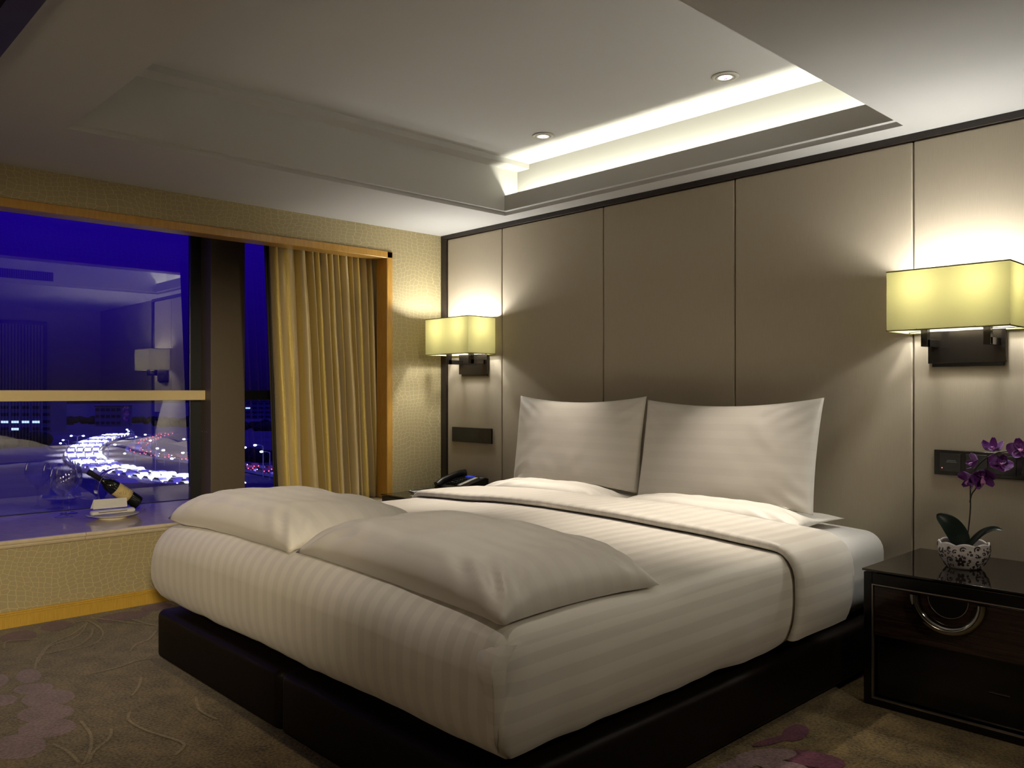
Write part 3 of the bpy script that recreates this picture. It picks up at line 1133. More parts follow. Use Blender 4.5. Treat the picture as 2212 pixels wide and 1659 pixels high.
# ---- pillows
def pillow(name, L, W, T, label, group, seed=0, pinch=(.05, .06), bot=.35, top=1.0, seam=.03, pw=.42, ea=2.6, rear=None, wr=.010, nu=64, nv=44, pmat=None, corner_drop=0.0):
    """cushion with pointed corners; lies in local xy, length along x, underside at z~0"""
    m_ = MB()
    tops, bots, U = [], [], []
    for i in range(nu + 1):
        u = -1 + 2 * i / nu
        u = math.copysign(abs(u) ** .85, u)
        ta, ba, ua = [], [], []
        for j in range(nv + 1):
            v = -1 + 2 * j / nv
            v = math.copysign(abs(v) ** .85, v)
            x = L / 2 * u * (1 - pinch[0] * (1 - v * v) * abs(u) ** 3)
            y = W / 2 * v * (1 - pinch[1] * (1 - u * u) * abs(v) ** 3)
            h = T * max(0, (1 - abs(u) ** ea) * (1 - abs(v) ** ea)) ** pw
            edge = max(abs(u), abs(v))
            wrk = wr * (nz(x * 5 + seed, y * 5, seed) + .5 * nz(x * 13, y * 13 + seed, 3)) * min(1, (1 - edge) * 6)
            # gathers running in from the corners
            cu, cv = 1 - abs(u), 1 - abs(v)
            gth = 1.5 * wr * math.sin((cu - cv) * 24 + seed) * math.exp(-((cu + cv) / .55) ** 2) * min(1, (1 - edge) * 7)
            zs = seam + corner_drop * (abs(u * v) ** 4)
            fr = rear(u, v) if rear else 1
            ta.append(Vector((x, y, zs + h * top * fr + wrk + gth)))
            ba.append(Vector((x, y, zs - h * bot * min(1, fr + .2) - (0.0015 if edge < .999 else 0))))
            ua.append((x + L, y + W))
        tops.append(ta); bots.append(ba); U.append(ua)
    zmin = min(p.z for r_ in bots for p in r_)
    for r_ in tops + bots:
        for p in r_: p.z -= zmin
    m_.grid(tops, 0, U)
    m_.grid(bots, 0, U, flip=True)
    o = m_.build(name, pmat or M['pillow'], smooth=True, clean=True)
    return tag(o, label, 'pillow', group)

PG = 'white striped pillows on the bed'
# foot of the bed
from mathutils.bvhtree import BVHTree
def tree_of(objs):
    V_, F_ = [], []
    for o in objs:
        b_ = len(V_)
        V_ += [o.matrix_world @ v.co for v in o.data.vertices]
        F_ += [tuple(b_ + k for k in p.vertices) for p in o.data.polygons]
    return BVHTree.FromPolygons(V_, F_)
def conform(o, under, eps=.006):
    """cloth settles on what lies below: lift every point of o that would sink into it"""
    bpy.context.view_layer.update()
    tr = tree_of(under)
    inv = o.matrix_world.inverted()
    for v in o.data.vertices:
        p = o.matrix_world @ v.co
        top = -9
        for dx, dy in ((0, 0), (.004, .002), (-.004, -.002), (.002, -.004), (-.002, .004)):
            h_ = tr.ray_cast(Vector((p.x + dx, p.y + dy, 2.0)), Vector((0, 0, -1)))
            if h_[0] is not None: top = max(top, h_[0].z)
        if p.z < top + eps:
            p.z = top + eps
            v.co = inv @ p
    o.data.update()
DUV = [c for c in duvet.children]
MATT = [c for c in bed.children if c.name.startswith('mattress')]
pA = pillow('pillow', 1.15, .64, .148, 'white pillow lying across the foot of the bed, nearer the window', PG, seed=1.7, pw=.44, ea=3.8, bot=.25, wr=.012)
pA.location = (1.675, -2.185, .618)
pB = pillow('pillow', 1.13, .66, .150, 'white pillow lying across the foot of the bed, nearer the camera', PG, seed=4.1, pw=.44, ea=3.8, bot=.25, wr=.012)
pB.location = (2.845, -2.175, .612)
pB.rotation_euler = (0, R(1.2), R(-1))
conform(pA, DUV)
conform(pB, DUV + [pA])
# flat pillows under the standing ones
rear_ = lambda u, v: .30 + .70 * max(0, min(1, (.15 - v) / .5))
pC = pillow('pillow', 1.03, .46, .085, 'flat white pillow under the left standing pillow', PG, seed=8.2, rear=rear_, wr=.007)
pC.location = (1.625, -.345, .612)
pD = pillow('pillow', 1.05, .46, .085, 'flat white pillow under the right standing pillow', PG, seed=12.5, rear=rear_, wr=.007)
pD.location = (2.70, -.355, .612)
conform(pC, DUV + MATT)
conform(pD, DUV + MATT + [pC])
# standing pillows
pE = pillow('pillow', 1.03, .62, .085, 'white pillow propped upright against the headboard, on the telephone side', PG, seed=3.3, bot=.8, pinch=(.030, .13), pw=.5, wr=.005)
pE.rotation_euler = (R(83), 0, R(0))
pE.location = (1.600, -.175, .905)
pF = pillow('pillow', 1.05, .63, .085, 'white pillow propped upright against the headboard, on the orchid side', PG, seed=6.6, bot=.8, pinch=(.030, .13), pw=.5, wr=.005)
pF.rotation_euler = (R(78), R(-1), R(-.5))
pF.location = (2.638, -.19, .888)
conform(pE, [pC, pD] + MATT, .026)
conform(pF, [pC, pD] + MATT, .016)

# ================================================================ NIGHTSTANDS
def nightstand(loc, label):
    """origin: floor, front-left corner of the body; x right, y back"""
    t = thing('nightstand', loc, label, 'nightstand', group='black lacquer nightstands')
    W, D, H = .615, .60, .528
    fr, th = .034, .018
    m_ = MB()
    m_.box(0, fr, 0, D, 0, H)
    m_.box(W - fr, W, 0, D, 0, H)
    m_.box(fr, W - fr, 0, D, H - .045, H)
    m_.box(fr, W - fr, 0, D, 0, .030)
    m_.box(fr, W - fr, D - .02, D, .03, H - .045)
    m_.build('body', M['lacquer'], t, bevel=.0025)
    m_ = MB()
    m_.box(-.004, W + .004, -.006, D + .004, H + .005, H + .0135)
    tp = m_.build('glass_top', M['topglass'], t, bevel=.0012)
    for (px, py) in ((.04, .03), (W - .04, .03), (.04, D - .03), (W - .04, D - .03)):
        m_ = MB()
        m_.tube([(px, py, H), (px, py, H + .005)], .009, 14)
        m_.build('stand_off', M['chrome'], tp)
    m_ = MB()     # silver line round the opening
    e_ = .0045
    x0, x1, z0, z1 = fr - .001, W - fr + .001, .029, H - .044
    for (a, b_, c_, d_) in ((x0, x1, z1 - e_, z1), (x0, x1, z0, z0 + e_), (x0, x0 + e_, z0, z1), (x1 - e_, x1, z0, z1)):
        m_.box(a, b_, -.0022, .012, c_, d_)
    m_.build('inlay_frame', M['inlay'], t)
    m_ = MB()
    m_.box(fr + .006, W - fr - .006, .004, .02, .283, H - .052)
    dw = m_.build('drawer', M['rosewood'], t, bevel=.0015)
    m_ = MB()
    m_.box(fr + .006, W - fr - .006, .008, .40, .281, .2835)
    m_.build('drawer_edge', M['lacquer'], dw)
    # half-ring pull
    cx, cz, ra, rb = .315, H - .056, .132, .100
    m_ = MB()
    rows = []
    for i in range(41):
        a = math.pi + math.pi * i / 40
        ca, sa_ = math.cos(a), math.sin(a)
        ring = []
        for (rr, yy) in ((ra, .003), (ra + .002, -.012), (ra - .006, -.020), (ra - .020, -.022), (rb + .004, -.014), (rb, -.004), (rb, .003)):
            ring.append(Vector((cx + rr * ca, yy, cz + rr * sa_)))
        rows.append(ring)
    m_.grid(rows)
    m_.build('ring_pull', M['smoked_chrome'], dw, smooth=True)
    m_ = MB()
    poly = [(cx + .070 * math.cos(math.pi + math.pi * i / 30), cz + .070 * math.sin(math.pi + math.pi * i / 30)) for i in range(31)]
    m_.prism(poly, Matrix(((1, 0, 0, 0), (0, 0, 1, .001), (0, 1, 0, 0), (0, 0, 0, 1))), .004)
    m_.build('pull_recess', M['blackgloss'], dw)
    m_ = MB()
    m_.tube([(cx + .070 * math.cos(math.pi + math.pi * i / 30), 0, cz + .070 * math.sin(math.pi + math.pi * i / 30)) for i in range(31)], .0011, 8)
    m_.build('recess_rim', M['inlay'], dw)
    m_ = MB()
    m_.box(fr + .004, W - fr - .004, .03, .05, .034, .279)
    m_.build('lower_front', M['lacquer'], t)
    m_ = MB()
    m_.tube([(W - .17, .028, .155), (W - .10, .028, .155)], .004, 10)
    m_.build('lower_pull', M['bronze'], t)
    return t
n1 = nightstand((3.555, -.684, 0), 'black lacquer nightstand with a half ring pull, holding the orchid')
n2 = copy_tree(n1)
n2.location = (.238, -.72, 0)
n2['label'] = 'black lacquer nightstand between curtain and bed, holding the telephone'
ZN = .5415

# ---- orchid
def smooth_curve(pts, n=8):
    P = [Vector(p) for p in pts]
    Q = []
    for i in range(len(P) - 1):
        p0, p1, p2, p3 = P[max(i - 1, 0)], P[i], P[i + 1], P[min(i + 2, len(P) - 1)]
        for k in range(n):
            t_ = k / n
            Q.append(.5 * ((2 * p1) + (p2 - p0) * t_ + (2 * p0 - 5 * p1 + 4 * p2 - p3) * t_ ** 2 + (3 * p1 - p0 - 3 * p2 + p3) * t_ ** 3))
    Q.append(P[-1])
    return Q
OX, OY = 3.826, -.375
orchid = thing('potted_orchid', (OX, OY, ZN), 'purple orchid in a white scroll patterned pot', 'plant')
def pot_r(z):      # wall radius against height
    t_ = z / .105
    return .060 + .034 * math.sin(min(1, t_ * 1.25) * math.pi * .55) - .006 * max(0, t_ - .6)
def pot_top(a):
    return .097 + .009 * abs(math.sin(a * 4))
m_ = MB()
N_ = 96
outer, inner = [], []
for k in range(N_):
    a = 2 * math.pi * k / N_
    col, ci = [], []
    for j in range(15):
        z = pot_top(a) * j / 14
        r_ = pot_r(z)
        col.append(Vector((r_ * math.cos(a), r_ * math.sin(a), z)))
        ci.append(Vector(((r_ - .005) * math.cos(a), (r_ - .005) * math.sin(a), max(.006, z))))
    outer.append([Vector((0, 0, 0))] + col)
    inner.append(ci)
full = [outer[k] + inner[k][::-1] + [Vector((0, 0, .006))] for k in range(N_)]
m_.grid(full, wrap=True)
pot = m_.build('pot', M['potwhite'], orchid, smooth=True, clean=True)
# dark scrolls and blossoms raised on the pot
random.seed(11)
m_ = MB()
def on_pot(a, z, off=.0012):
    r_ = pot_r(z) + off
    return Vector((r_ * math.cos(a), r_ * math.sin(a), z))
def blob(a0, z0, rx, rz, ang, n=12):
    c = on_pot(a0, z0, .0022)
    ring = []
    for k in range(n):
        t_ = 2 * math.pi * k / n
        x, y = rx * math.cos(t_), rz * math.sin(t_)
        x2, y2 = x * math.cos(ang) - y * math.sin(ang), x * math.sin(ang) + y * math.cos(ang)
        ring.append(on_pot(a0 + x2 / .09, max(.003, z0 + y2), .0008))
    m_.add([c] + ring, [(0, 1 + k, 1 + (k + 1) % n) for k in range(n)])
def scroll(a0, z0, r0, ang, sgn):
    pts = []
    for k in range(15):
        t_ = k / 14
        rr = r0 * (1 - .75 * t_)
        th_ = ang + sgn * t_ * 4.6
        pts.append(on_pot(a0 + rr * math.cos(th_) / .09, min(.098, max(.004, z0 + rr * math.sin(th_))), .0006))
    m_.tube(pts, [(.0009 + .0016 * r0 / .011) * math.sin(math.pi * min(1, k / 14 + .15)) for k in range(15)], 6)
    blob(a0 + sgn * .02, z0, r0 * .36, r0 * .30, 0)
used = []
for it in range(900):
    a0 = random.uniform(0, 2 * math.pi)
    z0 = random.uniform(.012, .088)
    r0 = random.choice([.019, .016, .013, .0105]) if it < 300 else random.choice([.006, .0048])
    if all(math.hypot(((a0 - q[0] + math.pi) % (2 * math.pi) - math.pi) * .09, z0 - q[1]) > (r0 + q[2]) * .96 for q in used):
        used.append((a0, z0, r0))
        if len(used) % 6 == 0:
            for k in range(5):
                t_ = k * 2 * math.pi / 5 + .3
                blob(a0 + r0 * .62 * math.cos(t_) / .09, z0 + r0 * .62 * math.sin(t_), r0 * .48, r0 * .34, t_)
        else:
            scroll(a0, z0, r0, random.uniform(0, 6.28), random.choice([-1, 1]))
m_.build('relief_pattern', M['potdark'], pot, smooth=True)
m_ = MB()
m_.lathe([(0, .062), (.04, .066), (.075, .058), (.076, .054), (0, .05)], 24)
m_.build('soil', M['moss'], orchid, smooth=True)
def leaf(pts, wid, name='leaf', droop=.25):
    Q = smooth_curve(pts, 6)
    n = len(Q)
    rows = []
    view = (CAM - (orchid.location + Q[n // 2])).normalized()
    for i, q in enumerate(Q):
        t_ = i / (n - 1)
        tg = (Q[min(i + 1, n - 1)] - Q[max(i - 1, 0)]).normalized()
        sd = tg.cross(Vector((.35, -.8, .55))).normalized()
        nr = sd.cross(tg).normalized()
        w_ = wid * (math.sin(math.pi * min(1, .08 + .92 * t_)) ** .62 if t_ < .999 else .02)
        rows.append([q + sd * w_ * k - nr * (droop * w_ * (1 - abs(k) ** 1.5)) for k in (-1, -.66, -.33, 0, .33, .66, 1)])
    mm = MB()
    mm.grid(rows)
    return mm.build(name, M['leaf'], orchid, smooth=True, solid=.0016, sub=1)
def ol(u, v, y):      # photo pixel to the orchid's own coordinates, in the plane y
    return ony(u, v, y) - orchid.location
leaf([(-.004, -.004, .060), ol(2072, 1160, -.40), ol(2050, 1130, -.425), ol(2023, 1111, -.44)], .042)
leaf([(.004, .0, .060), ol(2098, 1172, -.385), ol(2122, 1150, -.40), ol(2148, 1141, -.41), ol(2168, 1146, -.415)], .013)
leaf([(-.002, .004, .060), ol(2077, 1180, -.36), ol(2082, 1172, -.35)], .012)
for pts in ([(.002, .002, .058), ol(2091, 1150, -.375), ol(2096, 1100, -.375), ol(2096, 1060, -.375), ol(2098, 1030, -.372), ol(2118, 1000, -.37), ol(2150, 980, -.37), ol(2190, 975, -.37), ol(2230, 985, -.37)],
            [ol(2095, 1085, -.375), ol(2099, 1068, -.378), ol(2108, 1055, -.385), ol(2118, 1035, -.39), ol(2130, 1010, -.39)]):
    m_ = MB()
    m_.tube(smooth_curve(pts, 6), .0026, 8)
    m_.build('stem', M['stem'], orchid, smooth=True)
def flower(c, nrm, size, roll=0, cup=.35):
    nrm = Vector(nrm).normalized()
    a = nrm.cross(Vector((0, 0, 1))).normalized()
    b_ = a.cross(nrm).normalized()
    f_ = bpy.data.objects.new('flower', None)
    # build as one mesh part with petals as sub-parts
    core = MB()
    core.lathe([(0, -.006), (.005, -.002), (.006, .004), (0, .010)], 10, mtx=Matrix.Translation(c) @ nrm.to_track_quat('Z', 'Y').to_matrix().to_4x4())
    fo = core.build('flower', M['orchid_lip'], orchid, smooth=True)
    for k, (ang, ln, wd) in enumerate(((90, 1.0, .40), (18, 1.05, .62), (162, 1.05, .62), (-50, .95, .38), (-130, .95, .38))):
        th_ = R(ang) + roll
        d = a * math.cos(th_) + b_ * math.sin(th_)
        s_ = nrm.cross(d)
        rows = []
        for i in range(8):
            t_ = i / 7
            w_ = size * wd * math.sin(math.pi * (.06 + .88 * t_)) ** .7
            base = c + d * (size * ln * t_) + nrm * (size * cup * t_ * t_ * 1.1 - size * .12 * math.sin(math.pi * t_))
            rows.append([base + s_ * w_ * q + nrm * (size * .10 * (q * q)) for q in (-1, -.5, 0, .5, 1)])
        mm = MB()
        mm.grid(rows)
        mm.build('petal', M['orchid'], fo, smooth=True, solid=.0008, sub=1)
    d = -b_
    rows = []
    for i in range(6):
        t_ = i / 5
        w_ = size * .20 * math.sin(math.pi * (.12 + .8 * t_))
        base = c + d * (size * .42 * t_) + nrm * (size * (.10 + .42 * math.sin(t_ * 2.2)))
        s_ = nrm.cross(d)
        rows.append([base + s_ * w_ * q + nrm * size * .12 * q * q for q in (-1, -.4, .4, 1)])
    mm = MB()
    mm.grid(rows)
    mm.build('lip', M['orchid_lip'], fo, smooth=True, solid=.001, sub=1)
    return fo
flower(ol(2097, 1035, -.395), (-.5, -.6, -.25), .042, .2, .5)
flower(ol(2122, 1030, -.40), (.35, -.8, -.45), .048, -.3, .45)
flower(ol(2108, 1000, -.38), (-.7, -.5, .3), .036, .6, .6)
flower(ol(2145, 970, -.375), (.1, -.55, .75), .037, 0, .7)
flower(ol(2160, 1003, -.39), (.3, -.6, .55), .044, .5, .15)
flower(ol(2204, 972, -.385), (.2, -.7, .4), .046, -.2, .2)

# ---- telephone, pad, pen, card
phone = thing('telephone', (.435, -.170, ZN), 'black desk telephone with a lit blue display', 'telephone', rz=R(-3))
m_ = MB()     # wedge: low at the front (-y), high at the back
W, D = .32, .25
prof = [(-D / 2, 0), (D / 2, 0), (D / 2, .085), (D / 2 - .03, .092), (-D / 2 + .01, .034), (-D / 2, .026)]
m_.prism(prof, Matrix(((0, 0, 1, -W / 2), (1, 0, 0, 0), (0, 1, 0, 0), (0, 0, 0, 1))), W)
body = m_.build('body', M['blackplastic'], phone, bevel=.006)
sl = (.092 - .034) / (D - .04)
def on_ph(x, y, off=0.0):
    return Vector((x, y, .034 + (y + D / 2 - .01) * sl + off))
m_ = MB()
cur = smooth_curve([on_ph(-.105, -.135, .004), on_ph(-.108, -.10, .020), on_ph(-.108, -.02, .024), on_ph(-.108, .06, .022), on_ph(-.105, .11, .006)], 6)
m_.tube(cur, [.022 + .010 * abs(2 * i / (len(cur) - 1) - 1) ** 3 for i in range(len(cur))], 14)
m_.build('handset', M['blackplastic'], phone, smooth=True)
m_ = MB()
for r_ in range(4):
    for c_ in range(3):
        p = on_ph(-.035 + c_ * .026, -.055 + r_ * .026, .002)
        m_.box(p.x - .009, p.x + .009, p.y - .008, p.y + .008, p.z - .002, p.z + .004)
kp = m_.build('keypad', M['blackgloss'], phone)
m_ = MB()
for r_ in range(4):
    for c_ in range(3):
        p = on_ph(-.035 + c_ * .026, -.055 + r_ * .026, .0066)
        m_.box(p.x - .004, p.x + .004, p.y - .004, p.y + .004, p.z - .0006, p.z)
m_.build('digit', M['paper'], kp)
def ph_plate(x0, x1, y0, y1, off, name, mm, par):
    m_ = MB()
    v = [on_ph(x0, y0, off), on_ph(x1, y0, off), on_ph(x1, y1, off), on_ph(x0, y1, off)]
    v2 = [p - Vector((0, 0, .004)) for p in v]
    m_.add(v + v2, [(0, 1, 2, 3), (7, 6, 5, 4), (0, 4, 5, 1), (1, 5, 6, 2), (2, 6, 7, 3), (3, 7, 4, 0)])
    return m_.build(name, mm, par)
M['bluelcd'] = mat('blue_display', (.01, .015, .05), rough=.2, emit=(.03, .06, .6), emit_s=.6)
ph_plate(-.04, .04, .066, .094, .003, 'display', M['bluelcd'], phone)
ph_plate(.062, .098, -.085, .075, .003, 'memo_strip', M['winelabel_pale'] if 'winelabel_pale' in M else M['paper'], phone)
ph_plate(.11, .14, .07, .09, .003, 'speaker_button', M['greymark'], phone)
m_ = MB()
for r_ in range(2):
    for c_ in range(6):
        p = on_ph(-.05 + c_ * .022, -.092 + r_ * .014, .002)
        m_.box(p.x - .007, p.x + .007, p.y - .004, p.y + .004, p.z - .002, p.z + .003)
m_.build('function_key', M['blackgloss'], phone)
# coiled handset cord on the nightstand
m_ = MB()
base = smooth_curve([(-.11, -.135, .030), (-.115, -.165, .010), (-.09, -.185, .008), (-.05, -.165, .008)], 10)
pts = []
for i, p in enumerate(base):
    a = i * 1.9
    pts.append(p + Vector((math.cos(a) * .005, math.sin(a) * .004, math.cos(a) * .004)))
m_.tube(pts, .0022, 6)
m_.build('cord', M['blackplastic'], phone, smooth=True)

def sheet(name, pts, z, th, mm, label, cat, group=None, parent=None):
    m_ = MB()
    n = len(pts)
    c_ = sum((Vector((p[0], p[1], 0)) for p in pts), Vector()) / n
    m_.add([(p[0] - c_.x, p[1] - c_.y, 0) for p in pts] + [(p[0] - c_.x, p[1] - c_.y, th) for p in pts], [tuple(range(n))[::-1], tuple(range(n, 2 * n))] + [(i, (i + 1) % n, n + (i + 1) % n, n + i) for i in range(n)])
    o = m_.build(name, mm, parent, (c_.x, c_.y, z))
    return tag(o, label, cat, group)
sheet('notepad', [(.248, -.50), (.352, -.53), (.335, -.36), (.248, -.335)], ZN, .006, M['paper'], 'white notepad with a pen on it, behind the telephone cord', 'notepad')
sheet('card', [(.47, -.655), (.60, -.60), (.575, -.46), (.455, -.50)], ZN, .0015, M['paper'], 'flat white card at the front edge of the telephone nightstand', 'card')
pen = thing('pen', (.298, -.435, ZN + .0105), 'black pen lying on the white notepad', 'pen', rz=R(76))
m_ = MB()
m_.tube([(-.07, 0, 0), (-.06, 0, 0), (.055, 0, 0), (.075, 0, 0)], [.002, .0042, .0042, .0036], 10)
m_.build('barrel', M['blackplastic'], pen, smooth=True)
m_ = MB()
m_.box(.02, .072, -.001, .001, .004, .0055)
m_.build('clip', M['chrome'], pen)

# ================================================================ SWITCH PLATES
swl = thing('switch_panel', (.362, 0, .925), 'plain black switch strip under the window-side sconce', 'switch')
m_ = MB()
m_.box(-.222, .222, -.016, -.0005, -.055, .055)
m_.build('plate', M['blackplastic'], swl, bevel=.003)
for k, x_ in enumerate((-.085, -.06, -.01, .015, .05, .085, .12)):
    m_ = MB()
    m_.box(x_ - .004, x_ + .004, -.0168, -.0158, -.004, .004)
    if k % 2: m_.box(x_ - .002, x_ + .002, -.0168, -.0158, -.005, -.012)
    m_.build('icon', M['dimmark'], swl)
swr = thing('switch_panel', (3.818, 0, .929), 'long black gang plate with switches behind the orchid', 'switch')
m_ = MB()
m_.box(-.232, .232, -.014, -.0005, -.056, .056)
m_.build('plate', M['blackgloss'], swr, bevel=.003)
for k, cx in enumerate((-.163, -.055, .055, .163)):
    m_ = MB()
    m_.box(cx - .044, cx + .044, -.0165, -.012, -.040, .042)
    g_ = m_.build('switch', M['blackplastic'], swr, bevel=.002)
    if k == 0:
        m_ = MB()
        for (a_, b_, zz, hh) in ((-.012, .022, .008, .004), (-.016, .026, .0015, .004)):
            x_ = cx + a_
            while x_ < cx + b_:
                m_.box(x_, x_ + .0026, -.0172, -.0163, zz, zz + hh)
                x_ += .0040
        m_.build('lettering', M['greymark'], g_)
        m_ = MB()
        m_.lathe([(0, .001), (.0026, 0)], 10, mtx=Matrix.Translation((cx - .034, -.0166, -.024)) @ Matrix.Rotation(R(90), 4, 'X'))
        M['redled'] = emitter('red_led', (1, .18, .08), 1.6)
        m_.build('red_light', M['redled'], g_)
    if k == 2:
        m_ = MB()
        m_.box(cx + .0, cx + .016, -.0172, -.0163, -.0165, -.0125)
        m_.build('lettering', M['greymark'], g_)
    if k == 3:
        m_ = MB()
        m_.box(cx - .012, cx + .012, -.0172, -.0163, -.036, -.032)
        m_.build('lettering', M['paper'], g_)

# ================================================================ CURTAIN
cur_ = thing('curtain', (-.175, -.93, ZSILL), 'gathered gold satin curtain at the right of the window', 'curtain')
random.seed(5)
CZ0, CZ1 = .472, 2.30
NSG, NZG = 420, 40
# irregular pleats: widths along y (from the window side to the jamb), depth
widths = [.05, .125, .085, .055, .042, .068, .038, .052, .07, .04, .055, .065, .044, .055, .06, .07]
tot = sum(widths)
edges = [0]
for w_ in widths: edges.append(edges[-1] + w_ / tot)
def pleat(f):
    for i in range(len(widths)):
        if f <= edges[i + 1] + 1e-9:
            return i, (f - edges[i]) / (edges[i + 1] - edges[i])
    return len(widths) - 1, 1.0
amps = [.6, .45, 1.0, 1.1, .8, 1.15, .7, 1.0, 1.1, .8, 1.0, 1.05, .8, 1.0, .9, .6]
P, U = [], []
for i in range(NSG + 1):
    f = i / NSG
    k, t_ = pleat(f)
    row, ru_ = [], []
    for j in range(NZG + 1):
        g = j / NZG
        z = CZ1 + (CZ0 - CZ1) * g
        down = g ** .7
        amp = .040 + .075 * down
        # rounded folds with deep narrow valleys between them
        a_ = max(0, math.sin(math.pi * t_)) ** .72
        x = amps[k] * amp * (a_ * 1.6 - 1.0)
        x += .014 * down * nz(f * 9, g * 2.2, 3.1) + .004 * nz(f * 40, g * 7, 1.7)
        left = -1.335 + .085 * g
        right = -.335 + .01 * g
        lean = .035 * g * math.sin(math.pi * f)
        fold = .010 * down * math.sin(2 * math.pi * t_) * (1 if k % 2 else -1)
        y = left + (right - left) * f + lean + fold + .012 * down * nz(k * 3.7, g * 2.4, 6.1)
        row.append(Vector((x, y + .93, z - ZSILL)))
        ru_.append((f * 2.3, z))
    P.append(row); U.append(ru_)
m_ = MB()
m_.grid(P, 0, U)
m_.build('drape', M['curtain'], cur_, smooth=True, solid=.003)
m_ = MB()
P = []
for i in range(25):
    f = i / 24
    P.append([Vector((-.055 + .012 * math.sin(f * 20) + .004 * math.sin(f * 40 + g_), -.428 + .055 * f + .075 * (1 - z_) + .0, CZ0 + (CZ1 - CZ0) * z_ - ZSILL)) for g_, z_ in ((0, 0), (1, .25), (2, .5), (3, .75), (4, 1))])
m_.grid(P)
m_.build('lining', M['lining'], cur_, smooth=True, solid=.002)

# ================================================================ THINGS ON THE SILL
def wine_glass(loc, label):
    t = thing('wine_glass', loc, label, 'wine glass', group='wine glasses on the sill')
    H = .318
    prof = [(.052, .0015), (.050, .004), (.030, .008), (.012, .014), (.0065, .03), (.0055, .08), (.006, .118), (.012, .130), (.030, .143), (.055, .163), (.072, .195), (.0775, .225), (.075, .262), (.066, .30), (.062, .318)]
    m_ = MB()
    m_.lathe(prof[6:], 48)
    m_.v = m_.v
    # open bowl: drop the caps
    m_.f = [f for f in m_.f if len(f) == 4]
    m_.m = [0] * len(m_.f)
    m_.uv = [None] * len(m_.f)
    m_.build('bowl', M['wineglass'], t, smooth=True, solid=.002)
    m_ = MB()
    m_.lathe(prof[2:8], 24)
    m_.build('stem', M['wineglass'], t, smooth=True)
    m_ = MB()
    m_.lathe([(.052, .0), (.052, .002), (.030, .0075), (.013, .012), (.013, .006)], 40)
    m_.build('foot', M['wineglass'], t, smooth=True)
    return t
g1 = wine_glass(hz(137, 1117, ZSILL), 'clear wine glass on the sill, the one in front')
g2 = copy_tree(g1)
g2.location = hz(149, 1109, ZSILL)
g2['label'] = 'clear wine glass on the sill, the one half hidden behind the other'

# bottle in its ring holder; both lie in the plane x = BXP
BXP = -.62
def bp(u, v): return onx(u, v, BXP)
neck, tail = bp(190, 1022) + Vector((0, 0, .010)), bp(299, 1090) + Vector((0, 0, .010))
axis = (tail - neck)
LB = axis.length
axis.normalize()
bt = thing('wine_bottle', (BXP, tail.y, ZSILL), 'dark wine bottle with a cream label tilted in a ring holder', 'bottle')
mt = Matrix.Translation(neck - bt.location) @ axis.to_track_quat('Z', 'Y').to_matrix().to_4x4()
k = LB / .36
m_ = MB()
RB = .0445 * k * .97
m_.lathe([(.0145 * k, .085 * k), (.0155 * k, .10 * k), (.022 * k, .115 * k), (.034 * k, .130 * k), (.041 * k, .148 * k), (RB, .17 * k), (RB, .345 * k), (RB * .94, .357 * k), (RB * .7, .36 * k), (0, .352 * k)], 48, mtx=mt)
m_.build('glass_body', M['bottle'], bt, smooth=True)
m_ = MB()
m_.lathe([(0, 0), (.0165 * k, 0), (.0170 * k, .004), (.0170 * k, .022 * k), (.0155 * k, .026 * k), (.0160 * k, .09 * k), (.0145 * k, .092 * k)], 32, mtx=mt)
m_.build('capsule', M['foil'], bt, smooth=True)
# label wraps the camera side
side = mt.to_3x3().inverted() @ Vector((1, -.15, .35))
a0 = math.atan2(side.y, side.x)
def lab(a, z, off):
    r_ = RB + off
    return mt @ Vector((r_ * math.cos(a), r_ * math.sin(a), z))
m_ = MB()
m_.grid([[lab(a0 + R(-82) + R(164) * i / 24, z, .0008) for z in (.188 * k, .22 * k, .26 * k, .285 * k)] for i in range(25)])
lb = m_.build('label', M['winelabel'], bt, smooth=True, solid=.0004)
m_ = MB()    # scrawled signature and two short printed lines
def L2(s_, t_, off=.0014):   # s_ round the bottle (-1..1), t_ along it (0..1)
    return lab(a0 + R(70) * s_, (.188 + .097 * t_) * k, off)
sig = [(.55, .18), (.35, .25), (.5, .33), (.2, .30), (.45, .42), (.0, .38), (.30, .52), (-.25, .40), (.25, .60), (-.1, .55), (-.62, .30), (.1, .66), (-.55, .62), (-.2, .70)]
m_.tube(smooth_curve([L2(*p) for p in sig], 5), .0007, 5)
for (s0, s1, t_) in ((-.25, .18, .80), (-.12, .10, .86)):
    n = 7
    for i in range(n):
        sa_ = s0 + (s1 - s0) * i / n
        m_.tube([L2(sa_, t_), L2(sa_ + (s1 - s0) / n * .6, t_)], .0008, 5)
m_.build('lettering', M['ink'], lb)

